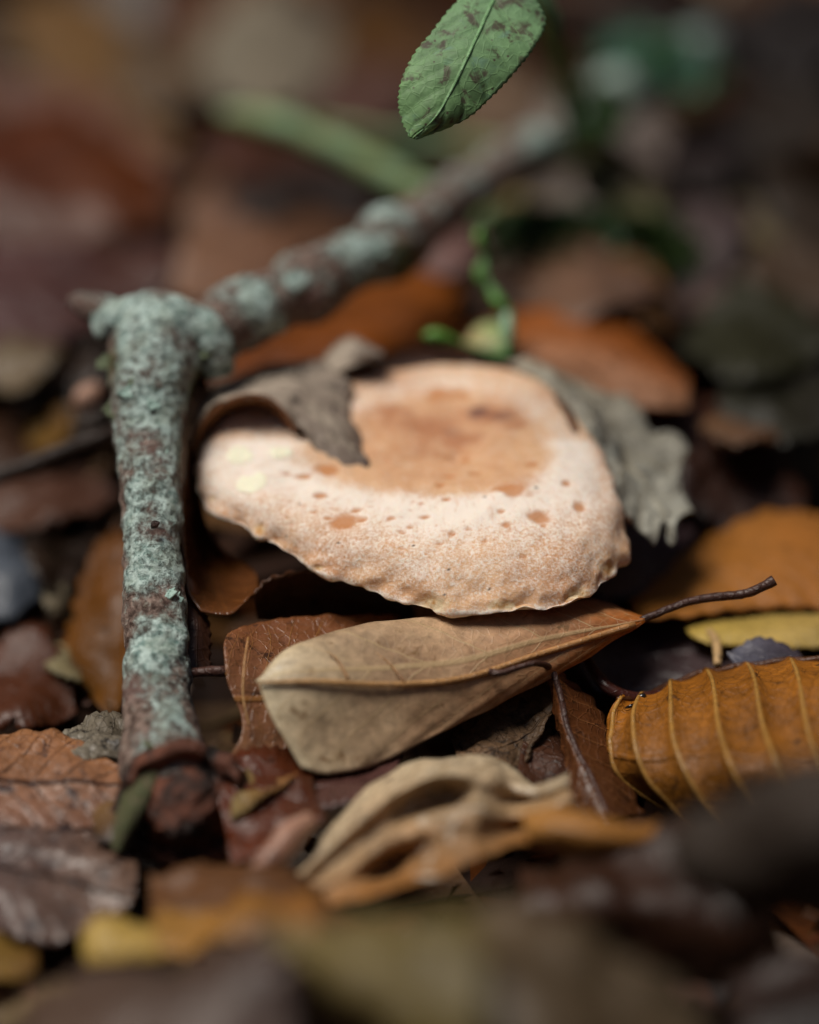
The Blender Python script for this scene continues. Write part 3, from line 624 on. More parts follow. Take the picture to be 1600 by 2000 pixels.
dist = np.min(np.abs(np.stack([Ug - ribu(u0, Vg) for u0 in ribs_u])), axis=0)
h = -.07 * np.sin(np.pi / 2 * np.clip(dist / .065, 0, 1)) + .10 * np.sin(Vg * 4 + Ug * 9) * (Ug < .2) * (.2 - Ug) / .2 + .03 * np.exp(-(dist / .012) ** 2) + .07 * fbm(g * 1.2, 3)
g = g + n_ * h[..., None]
blade_o = mesh('blade', g, grid_faces(90, 40), AMB, root, uv=np.stack([Ug, Vg], -1), thick=.03)
for u0 in ribs_u:
    pts = []
    for j in range(1, 40, 3):
        uu = ribu(u0, Vg[0, j]) * 89; i = int(uu); f = uu - i
        pts.append(g[i, j] * (1 - f) + g[min(i + 1, 89), j] * f + n_[i, j] * .0)
    tube('rib', pts, np.linspace(.03, .045, len(pts)), RIBM, blade_o, n=40, m=8)
tube('midrib', [g[i, 0] + n_[i, 0] * .01 for i in range(0, 90, 6)], np.linspace(.04, .06, 15), leafmat('#5a3418', spots=.4), blade_o, n=60, m=8, jitter=.02, jscale=8)
# two dark wet droplets on that leaf
s = N('dark_droplet'); s.put(s.b.inputs['Base Color'], lin('#14100e')); s.b.inputs['Roughness'].default_value = .08; s.b.inputs['Coat Weight'].default_value = .5; DROP = s.m
for k, (px, py, d, sz, lb) in enumerate([(1251,1362,.18,.06,'larger dark seed on the tip of the ribbed amber leaf'), (1231,1380,-.05,.035,'smaller glossy dark seed on the tip of the ribbed amber leaf')]):
    gg, _, _ = tube_grid([P(px - 10, py + 4, d), P(px - 6, py + 2, d - .03), P(px, py, d - .05), P(px + 6, py - 2, d - .03), P(px + 10, py - 4, d)], [.01, sz * .7, sz, sz * .9, .01], 14, 16, .05, 6)
    v, f = close_caps(gg); tag(mesh('seed', v, f, DROP), lb, 'seed')
# twisted brown leaf with hooked stalk between the tan leaf and the ribbed leaf
leaf('twisted_leaf', 'narrow twisted rust brown leaf with hooked stalk left of the ribbed amber leaf',
     leafmat('#6a3c1c', '#4a2a14', spot='#20120b', spots=.5, vein='#8a5a34', veinw=.05, nv=8, rough=.4, relief=.7),
     [[(1078,1300,.1),(1120,1335,.3),(1170,1385,.2),(1195,1450,-.1),(1225,1520,-.5),(1262,1590,-1.0)], [(1074,1300,-.1),(1092,1350,-.25),(1105,1410,-.5),(1130,1470,-.8),(1160,1530,-1.1),(1190,1600,-1.5)], [(1072,1304,.1),(1080,1360,.05),(1086,1410,-.2),(1098,1480,-.5),(1108,1550,-.9),(1130,1620,-1.2)]],
     nu=60, nv=25, crumple=.05, midrib=(.05,.03), petiole=[(1076,1305,-.1),(1062,1298,-.45),(1040,1296,-.62),(1010,1304,-.66),(980,1314,-.7),(955,1312,-.68)], pr=(.05,.045,.04,.04,.045,.05), pmat=STALK)
# dark hairy fragment under the tan leaf
leaf('leaf_fragment', 'dark mottled leaf fragment tucked under the lower edge of the folded tan leaf', leafmat('#5b452f', '#6e543c', spot='#1d120b', spots=.7, rough=.55, relief=1., mottle=.9),
     [[(1075,1310,.5),(1000,1350,.6),(930,1400,.4),(880,1440,.2)], [(1085,1370,.1),(1020,1410,.0),(950,1440,-.2),(890,1470,-.4)], [(1070,1410,-.2),(1020,1470,-.5),(960,1500,-.9),(900,1510,-1.1)], [(1030,1470,-.6),(1000,1530,-.9),(950,1540,-1.2),(900,1540,-1.4)]], nu=50, nv=26, crumple=.1, cs=2., edge=.04)
leaf('leaf_fragment', 'dark red brown leaf fragment lying below the twisted rust leaf', leafmat('#4a2c1c', '#3a2014', spots=.6, rough=.45, relief=.8),
     [[(1040,1400,.2),(1110,1420,.3),(1180,1450,.2),(1260,1560,-.3)], [(1020,1460,-.5),(1090,1490,-.5),(1170,1530,-.6),(1260,1610,-1.0)], [(1010,1530,-1.2),(1080,1570,-1.4),(1160,1600,-1.5),(1260,1640,-1.8)]], nu=40, nv=20, crumple=.12, cs=1.5)
# crumpled pale leaf in the near middle
TANC = leafmat('#d6c4a4', '#a06c34', axis='v', spot='#5a3820', spots=.4, pale='#ece4d4', mottle=.8, vein='#a8865a', veinw=.05, nv=9, rough=.5, trans=.32, relief=.7)
root = leaf('crumpled_leaf', 'pale tan crumpled leaf in the near middle below the folded tan leaf', TANC,
     [[(545,1745,-3.0),(640,1625,-2.4),(740,1520,-1.8),(850,1482,-1.4),(950,1480,-1.3),(1010,1512,-1.4),(1060,1530,-1.6),(1110,1502,-1.7)],
      [(545,1750,-3.5),(645,1650,-3.2),(745,1560,-2.9),(850,1515,-2.6),(945,1512,-2.3),(1005,1540,-2.0),(1060,1545,-2.2),(1113,1525,-2.3)],
      [(548,1758,-3.3),(655,1680,-3.1),(755,1605,-2.8),(855,1560,-2.1),(940,1558,-2.5),(1000,1565,-1.9),(1060,1560,-2.0),(1116,1545,-2.2)],
      [(550,1765,-3.7),(665,1705,-3.5),(765,1650,-3.0),(860,1600,-3.1),(935,1590,-3.2),(1000,1595,-2.5),(1060,1585,-2.7),(1118,1560,-2.6)],
      [(555,1775,-3.4),(675,1730,-3.6),(770,1690,-2.6),(865,1655,-3.2),(940,1635,-3.3),(1005,1620,-2.3),(1065,1605,-2.4),(1122,1580,-2.5)],
      [(560,1785,-3.8),(685,1760,-3.9),(785,1735,-3.9),(870,1700,-3.8),(945,1670,-3.6),(1010,1650,-3.3),(1070,1630,-3.1),(1128,1600,-2.9)]],
     nu=80, nv=60, crumple=.09, cs=1.1, wave=.0, edge=.03, thick=.015)
leaf('curled_leaf', 'small amber curled leaf tip in front of the crumpled pale leaf', leafmat('#b07c3e', '#8a5a24', spots=.2),
     [[(1020,1590,-3.6),(1080,1575,-3.8),(1150,1590,-4.0),(1240,1615,-4.0),(1330,1600,-3.8)], [(1030,1625,-3.9),(1090,1620,-4.2),(1160,1630,-4.3),(1250,1640,-4.2),(1335,1612,-3.9)], [(1040,1660,-3.7),(1100,1665,-4.0),(1170,1670,-4.1),(1250,1660,-4.0),(1340,1622,-3.8)]], nu=34, nv=15)
# bits between the stick and the crumpled leaf
leaf('leaf_fragment', 'small olive brown leaf scrap just right of the broken branch end', leafmat('#7c6a3e', '#8a5c30', spots=.5, relief=.9, rough=.5),
     [[(470,1520,-1.6),(510,1490,-1.2),(545,1478,-1.0),(580,1490,-1.2)], [(455,1555,-2.0),(500,1530,-1.7),(545,1515,-1.5),(582,1510,-1.5)], [(450,1600,-2.4),(490,1580,-2.3),(530,1555,-2.1),(570,1530,-1.8)]], nu=40, nv=20, crumple=.1, cs=2.5)
leaf('leaf_fragment', 'dark mauve leaf scrap tucked below the pale corner of the folded tan leaf', leafmat('#4c3028', '#5a3c38', spots=.3, rough=.25, spec=.6),
     [[(540,1500,-1.0),(620,1500,-.8),(700,1500,-.7),(790,1470,-.6)], [(545,1535,-1.5),(620,1540,-1.5),(690,1530,-1.5),(770,1505,-1.4)], [(540,1570,-1.9),(600,1585,-2.1),(660,1575,-2.1),(730,1545,-2.0)]], nu=34, nv=18)
leaf('leaf_fragment', 'red brown glossy leaf scrap beside the olive scrap at the branch end', leafmat('#5e2c16', '#4a2412', spots=.3, rough=.3, spec=.6),
     [[(400,1490,-1.4),(470,1470,-1.2),(540,1460,-1.0),(600,1480,-1.0)], [(440,1610,-2.4),(500,1600,-2.3),(560,1580,-2.1),(620,1560,-2.0)], [(450,1680,-3.0),(520,1660,-2.9),(580,1640,-2.7),(640,1600,-2.5)]], nu=34, nv=18, crumple=.12)
o = tube('twig', [P(*p) for p in [(500,1705,-3.2),(535,1670,-3.1),(570,1630,-2.9),(605,1600,-2.7)]], [.14,.17,.18,.12], leafmat('#8a6250', '#a07a66', spots=.3, rough=.4, trans=0), n=40, m=14, jitter=.05, jscale=3)
tag(o, 'short pinkish twig piece between the branch end and the crumpled leaf', 'twig')
# big speckled leaf at the lower left
leaf('oak_leaf', 'large speckled brown leaf with branching veins at the lower left edge', leafmat('#9a6a45', '#7e5a48', spot='#2e2228', spots=.75, vein='#4a2a1a', veinw=.035, nv=6, rough=.38, spec=.5, relief=.9, axis='v'),
     [[(-160,1440,-.6),(-60,1432,-.5),(30,1432,-.5),(90,1426,-.5),(150,1442,-.6),(200,1480,-.9),(256,1502,-1.2)], [(-160,1520,-1.4),(-60,1520,-1.4),(30,1528,-1.4),(90,1530,-1.4),(150,1530,-1.4),(205,1535,-1.4),(258,1540,-1.4)], [(-160,1600,-1.9),(-60,1605,-1.9),(30,1620,-2.0),(90,1625,-2.0),(150,1622,-1.9),(205,1610,-1.8),(245,1590,-1.7)]],
     nu=60, nv=36, crumple=.07, cs=1.5, edge=.02, midrib=(.03,.02), pmat=leafmat('#3a2016', spots=0.), veins=5, ribn=6, veinr=.014)
leaf('oak_leaf', 'slate mottled leaf lying below the large speckled leaf at the lower left', leafmat('#5e4c4a', '#6e5444', spot='#231c22', spots=.7, vein='#2e1e18', veinw=.03, nv=5, rough=.32, spec=.6, relief=.9),
     [[(-140,1590,-1.9),(-40,1600,-1.9),(60,1612,-1.9),(150,1620,-1.9),(230,1640,-2.0),(270,1690,-2.4)], [(-140,1680,-2.6),(-40,1690,-2.6),(50,1700,-2.7),(130,1715,-2.7),(200,1740,-2.8),(262,1760,-2.9)], [(-140,1790,-3.4),(-40,1810,-3.5),(40,1835,-3.6),(110,1840,-3.6),(160,1815,-3.4),(215,1790,-3.2)]],
     nu=50, nv=30, crumple=.12, cs=1.2, midrib=(.04,.02), pmat=leafmat('#2c1a14', spots=0.))
leaf('leaf_fragment', 'small dark scrap with tan rim between the speckled leaf and the branch end', leafmat('#7a5a34', '#2a1a12', axis='v', spots=.4),
     [[(180,1590,-1.7),(200,1570,-1.7),(240,1555,-1.7)], [(185,1620,-2.0),(210,1610,-2.1),(250,1600,-2.1)], [(178,1635,-2.2),(220,1650,-2.3),(262,1650,-2.3)]], nu=24, nv=14)

# ================================================================ green things
GREEN = leafmat('#82a880', '#7aa268', spot='#54423e', spots=.9, vein='#8cb87c', veinw=.02, nv=7, rough=.55, spec=.3, trans=.25, mottle=.6, relief=.35, pale='#7aa088')
s = N('green_stem'); co = s.coords(); s.put(s.b.inputs['Base Color'], s.mix(s.noise(co, 2.), lin('#2c5424'), lin('#4f7a3c'))); s.b.inputs['Roughness'].default_value = .5; GSTEM = s.m
s = N('mid_green_stem'); co = s.coords(); s.put(s.b.inputs['Base Color'], s.mix(s.noise(co, 2.), lin('#3f6e3a'), lin('#6a9658'))); s.b.inputs['Roughness'].default_value = .5; MIDG = s.m
spr = thing('bilberry_sprig', 'green bilberry sprig with one serrated leaf hanging in at the top', 'plant', G(1180, 300, -3.6))
tube('stem', [G(1180,300,-3.6), P(1150,285,11), P(1115,215,9.5), P(1098,130,8.0), P(1072,60,6.6), P(1050,-20,5.2), P(1030,-110,3.8), P(1015,-220,2.4)], [.17,.17,.16,.16,.15,.14,.11,.06], MIDG, spr, n=70, m=12, jitter=.03, jscale=3)
def serr(curves, nu, nv, teeth, amp, mat, parent, name='leaf_blade'):
    g = loft([[P(*p) for p in c] for c in curves], nu, nv); U = np.linspace(0, 1, nu)
    saw = (U * teeth) % 1; saw = np.where(saw < .7, saw / .7, (1 - saw) / .3) - .5
    for j, sgn in ((0, 0), (nv - 1, -1)):
        inw = g[:, 1 if j == 0 else nv - 2] - g[:, j]; inw /= np.linalg.norm(inw, axis=1)[:, None] + 1e-9
        g[:, j] -= inw * (saw * amp)[:, None]
    n = grid_normals(g); V = np.repeat(np.linspace(-1, 1, nv)[None], nu, 0); Ug = np.repeat(U[:, None], nv, 1)
    fr = np.abs(((Ug - np.abs(V) * .25) * 7) % 1 - .5)
    g = g + n * (-.02 * np.exp(-(fr / .1) ** 2) + .05 * fbm(g * 1.6, 3))[..., None]
    o = mesh(name, g, grid_faces(nu, nv), mat, parent, uv=np.stack([Ug, V], -1), thick=.025); return o, g, n
lo, g, n = serr([[(1003,-70,1.4),(950,-40,1.0),(895,0,.6),(845,60,.3),(800,120,.1),(780,175,-.0),(781,225,-.05),(800,268,-.1)],
            [(1006,-70,1.2),(975,-20,.8),(955,20,.5),(930,75,.2),(905,130,.0),(880,180,-.1),(850,230,-.15),(806,270,-.1)],
            [(1010,-70,1.0),(1035,-20,.7),(1066,38,.65),(1045,90,.4),(1008,138,.25),(962,188,.1),(905,236,.0),(814,272,-.1)]], 120, 25, 34, .035, GREEN, spr)
tube('midrib', [g[i, 12] - n[i, 12] * np.sign(n[i, 12] @ (g[i, 12] - CAM)) * .012 for i in range(2, 119, 6)], np.linspace(.035, .012, 20), leafmat('#7fae78', spots=0.), lo, n=50, m=8)
serr([[(1015,-60,2.6),(1035,-20,2.4),(1062,20,2.6),(1080,70,3.2)], [(1020,-60,3.0),(1055,-10,3.0),(1075,30,3.2),(1084,76,3.4)], [(1030,-60,3.6),(1075,-10,3.6),(1098,40,3.8),(1088,80,3.6)]], 60, 15, 14, .03, GREEN, spr)
tube('leaf_stalk', [P(1052,-20,5.2), P(1030,-50,3.4), P(1007,-72,1.3)], [.04, .035, .03], GSTEM, spr, n=20, m=8)
# little budding twig behind the cap
s = N('bright_bud'); co = s.coords(); s.put(s.b.inputs['Base Color'], s.mix(s.noise(co, 3.), lin('#437a2c'), lin('#6a9a44'))); s.b.inputs['Roughness'].default_value = .45; BUD = s.m
s = N('pale_stem'); co = s.coords(); s.put(s.b.inputs['Base Color'], s.mix(s.noise(co, 2.), lin('#6f9a6a'), lin('#9ab8a8'))); s.b.inputs['Roughness'].default_value = .4; PSTEM = s.m
bt = thing('bilberry_twig', 'small zigzag green twig with bright buds rising behind the cap', 'plant', P(975, 705, 5.0))
tube('stem', [P(905,672,4.6), P(945,688,4.7), P(975,697,4.8), P(994,686,4.9), P(992,640,5.0), P(990,612,5.1), P(965,575,5.2), P(945,545,5.3), P(945,500,5.4), P(938,455,5.4)], [.04,.07,.10,.10,.09,.09,.09,.08,.06,.04], MIDG, bt, n=80, m=12, jitter=.015, jscale=2.5)
tube('joint', [P(994,672,4.75), P(992,640,4.8), P(990,612,4.9)], [.06, .11, .07], PSTEM, bt, n=16, m=10)
for pts, rd in ([[(944,500,5.4),(938,478,5.3),(935,460,5.3),(940,444,5.3)], [.03,.075,.08,.015]], [[(950,556,5.2),(938,545,5.15),(934,528,5.15),(936,512,5.2)], [.03,.07,.06,.015]], [[(905,674,4.6),(878,664,4.5),(848,655,4.4),(824,656,4.4)], [.04,.09,.11,.02]], [[(990,606,4.95),(972,590,4.9),(958,574,5.0)], [.05,.08,.03]]):
    tube('bud', [P(*p) for p in pts], rd, BUD, bt, n=18, m=10)
# mossy stalk, upper left of centre
MOSSY = (lambda s: (s.put(s.b.inputs['Base Color'], s.mix(s.ss(s.noise(s.coords(), 1.2, 3.), .4, .6), lin('#667030'), lin('#6c8a62'))), setattr(s.b.inputs['Roughness'], 'default_value', .6), s.m)[2])(N('mossy_stalk'))
o = tube('mossy_stalk', [P(430,222,13.5), P(520,238,13.3), P(600,265,13), P(680,300,12.7), P(740,330,12.4), P(800,362,12), P(880,392,11.5), P(960,430,11)], [.12,.28,.27,.26,.3,.25,.24,.2], MOSSY, n=60, m=16, jitter=.1, jscale=1.5)
tag(o, 'blurred green mossy stalk passing behind the branch at upper left', 'twig')
o = tube('mossy_stalk', [P(620,245,17), P(760,268,16.5), P(900,280,16), P(1050,300,15)], [.1,.14,.16,.14], MOSSY, n=40, m=12, jitter=.06, jscale=1.5)
tag(o, 'thinner olive stalk behind the hanging green leaf', 'twig')
def moss(name, label, c, ext, count, cols, seed, size=.22):
    rs = np.random.RandomState(seed); V, F, T = [], [], []; k = 0
    nz = lambda q: .35 * math.sin(q[0] * 5.1 + seed) * math.sin(q[1] * 4.3 + 2 * seed) + .3 * math.sin(q[2] * 7 + q[0] * 3)
    for i in range(count):
        q = rs.normal(size=3); q /= np.linalg.norm(q); q[2] = abs(q[2]) * .9 - .1; rr = rs.uniform(.35, 1.) ** .5
        p = np.array(c) + q * rr * np.array(ext) * (1 + nz(q))
        d = q + rs.normal(size=3) * .6; d /= np.linalg.norm(d); a = np.cross(d, rs.normal(size=3)); a /= np.linalg.norm(a); L = size * rs.uniform(.6, 1.6); w_ = L * .2
        n_ = np.cross(d, a)
        V += [p - a * w_ * .4, p + a * w_ * .4, p + d * L * .5 + a * w_ + n_ * .02, p + d * L, p + d * L * .5 - a * w_ + n_ * .02]; F.append([k, k + 1, k + 2, k + 3, k + 4]); k += 5
        t = np.array(cols[rs.randint(len(cols))]) * rs.uniform(.7, 1.2); T += [t] * 5
    o = mesh(name, np.array(V), F, LITTER, attrs={'tint': np.array(T)}); tag(o, label, 'moss'); return o
mc = [lin(c)[:3] for c in ('#557a56', '#6a9a70', '#7db0a0', '#4a6848', '#96c4b6')]
moss('moss_tuft', 'teal green mossy tuft on the far end of the branch at upper right', P(1275,150,16.6), (1.0,.8,.9), 2200, mc, 3, .3)
moss('moss_tuft', 'dark green moss on the branch beneath the bilberry stem', P(1150,225,13.6), (.5,.6,.5), 900, [lin(c)[:3] for c in ('#4a6a40', '#628656', '#3a5630')], 4, .28)
moss('moss_tuft', 'low dark green moss cushion behind the little green twig', G(1090,470,-.9), (1.3,1.0,.5), 1500, [lin(c)[:3] for c in ('#33502f', '#3f6238', '#28401f')], 5, .28)
moss('moss_tuft', 'small green moss cushion right of the cream leaf at upper right', G(1270,480,-1.0), (.7,.8,.45), 900, [lin(c)[:3] for c in ('#30461f', '#435a26', '#283a1a')], 6, .28)
#==PART4==
# ================================================================ out-of-focus leaves behind
def wet_shaded(h):                                   # damp leaves, darkened further in place of shade over the background
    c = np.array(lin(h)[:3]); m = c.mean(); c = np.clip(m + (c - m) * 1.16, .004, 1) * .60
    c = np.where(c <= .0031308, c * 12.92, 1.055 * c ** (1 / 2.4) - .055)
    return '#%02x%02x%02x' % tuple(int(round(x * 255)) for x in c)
def W_d(c1, c2=None, **k): return M_(wet_shaded(c1), wet_shaded(c2 or c1), **k)
def M_(c1, c2=None, **k):
    k.setdefault('spots', .25); k.setdefault('rough', .45); return leafmat(c1, c2, **k)
leaf('curled_leaf', 'bright orange brown domed leaf with salmon rim directly behind the cap', M_('#a8580c', '#b98a6a', axis='v', trans=.3),
     [[(830,700,6.5),(900,645,7.6),(1050,602,8.4),(1200,628,8.4),(1290,690,7.8),(1345,745,7)], [(850,715,5.6),(930,680,5.9),(1060,655,6.3),(1190,680,6.4),(1285,725,6.2),(1345,755,6.2)], [(870,735,5.2),(950,700,5.2),(1070,690,5.4),(1190,710,5.6),(1285,745,5.6),(1345,770,5.8)], [(890,790,5.0),(980,780,5.2),(1090,780,5.3),(1200,790,5.3),(1290,800,5.3),(1345,800,5.6)]], nu=40, nv=22)
leaf('fallen_leaf', 'dark amber leaf lying under the branch behind the grey withered leaf', M_('#6e3608', '#8a4a10', trans=.3),
     [[(400,700,6),(500,620,7),(640,570,8.5),(800,525,9.5),(900,540,9.5)], [(410,740,5),(520,690,5.6),(650,640,6.5),(790,600,7.4),(900,600,8)], [(430,790,4.6),(540,760,5),(660,720,5.5),(790,690,6.2),(900,680,6.8)]], nu=36, nv=16)
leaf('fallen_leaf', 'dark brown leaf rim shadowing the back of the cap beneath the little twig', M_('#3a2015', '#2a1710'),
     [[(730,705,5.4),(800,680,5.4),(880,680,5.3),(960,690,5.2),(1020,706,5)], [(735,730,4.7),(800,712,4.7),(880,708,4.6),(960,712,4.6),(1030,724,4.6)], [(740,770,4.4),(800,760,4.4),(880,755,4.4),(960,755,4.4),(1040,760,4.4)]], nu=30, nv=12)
leaf('leaf_fragment', 'cream and green scrap at the foot of the little green twig', M_('#b59a72', '#8fae70'), [[(905,670,5.4),(940,635,5.5),(985,625,5.5)], [(920,680,5.0),(955,665,5.0),(990,660,5.0)], [(930,695,4.9),(965,692,4.9),(1000,690,4.9)]], nu=20, nv=10)
leaf('curled_leaf', 'dark maroon curled leaf behind the torn grey leaf on the right', M_('#46281c', '#24140f', axis='v', rough=.4, spec=.4),
     [[(1240,800,5.6),(1300,765,6.2),(1400,778,6.4),(1500,850,6.2),(1575,930,5.6)], [(1250,830,5),(1320,815,5.2),(1410,860,5),(1490,920,4.8),(1570,970,4.6)], [(1250,880,4.6),(1330,920,4.2),(1400,970,4),(1480,1010,3.8),(1570,1020,3.8)], [(1260,960,4.2),(1330,1000,3.8),(1400,1040,3.6),(1480,1060,3.5),(1560,1060,3.5)]], mode=lambda x, y, d: P(x, y, d + 1.2), crumple=.2, torn=.2, nu=36, nv=20)
leaf('fallen_leaf', 'slate purple leaf in the gap right of the cap under the torn tip', M_('#54464a', '#4a3638', rough=.3, spec=.6),
     [[(1180,1010,5.2),(1240,1030,5.2),(1310,1030,5.2),(1370,1020,5.2)], [(1170,1090,4.2),(1230,1090,4.1),(1290,1085,4.2),(1340,1070,4.4)], [(1170,1180,2.9),(1220,1170,2.9),(1270,1150,3.2),(1310,1110,3.6)]], nu=30, nv=14)
leaf('fallen_leaf', 'broad blurred orange tan leaf beyond the dark stalk at the right edge', M_('#b4762e', '#a2662e', trans=.22, spots=.1),
     [[(1230,1180,1.9),(1320,1100,2.8),(1420,1030,3.6),(1520,1000,4),(1640,1010,4),(1760,1050,3.6)], [(1240,1200,1.4),(1340,1150,2.0),(1440,1100,2.4),(1540,1080,2.6),(1650,1090,2.7),(1770,1110,2.6)], [(1260,1215,1.1),(1360,1205,1.3),(1450,1190,1.5),(1550,1185,1.6),(1650,1190,1.6),(1770,1180,1.6)]], mode=lambda x, y, d: P(x, y, d + .9), nu=40, nv=18)
leaf('fallen_leaf', 'pale yellow leaf edge below the broad orange tan leaf', M_('#cdb056', '#b89a58', trans=.25, spots=.15),
     [[(1340,1225,1.4),(1420,1205,1.6),(1520,1200,1.7),(1640,1200,1.7)], [(1350,1245,1.1),(1430,1232,1.1),(1530,1228,1.2),(1650,1228,1.2)], [(1390,1262,.9),(1450,1262,.9),(1540,1268,.9),(1650,1262,.9)]], mode=lambda x, y, d: P(x, y, d + .9), nu=30, nv=12, edge=.15)
o = tube('leaf_stalk', [P(1402,1300,1.0), P(1402,1275,1.2), P(1398,1250,1.5), P(1385,1232,1.8)], [.06,.07,.07,.05], M_('#c2a070', spots=.1), n=16, m=8); tag(o, 'short cream stalk stub between the yellow leaf and the ribbed leaf', 'stalk')
leaf('fallen_leaf', 'grey purple leaf between the dark stalk and the ribbed amber leaf', M_('#4a3634', '#56484c', rough=.3, spec=.6),
     [[(1120,1275,1.2),(1200,1240,1.8),(1300,1215,2.1),(1420,1245,1.7),(1560,1270,1.2)], [(1130,1310,.8),(1210,1290,1.2),(1310,1275,1.3),(1430,1270,1.2),(1570,1280,.9)], [(1160,1345,.5),(1230,1360,.6),(1330,1335,.7),(1440,1310,.7),(1570,1305,.6)]], mode=lambda x, y, d: P(x, y, d + 1.0), nu=36, nv=16)
o = tube('leaf_stalk', [P(1140,1275,.7), P(1160,1310,.5), P(1190,1345,.3), P(1240,1362,.3), P(1300,1352,.45)], [.06,.08,.09,.08,.05], M_('#4a241c', spots=.1, rough=.35), n=30, m=10); tag(o, 'curved dark red stalk above the tip of the ribbed leaf', 'stalk')
leaf('leaf_fragment', 'slate blue scrap showing between the yellow leaf and the ribbed leaf', M_('#6a6a78', '#4a4048', rough=.25), [[(1420,1275,.9),(1480,1248,1.1),(1560,1270,1.0)], [(1430,1290,.8),(1490,1275,.85),(1570,1285,.8)], [(1440,1305,.65),(1500,1300,.6),(1570,1298,.6)]], nu=16, nv=8)

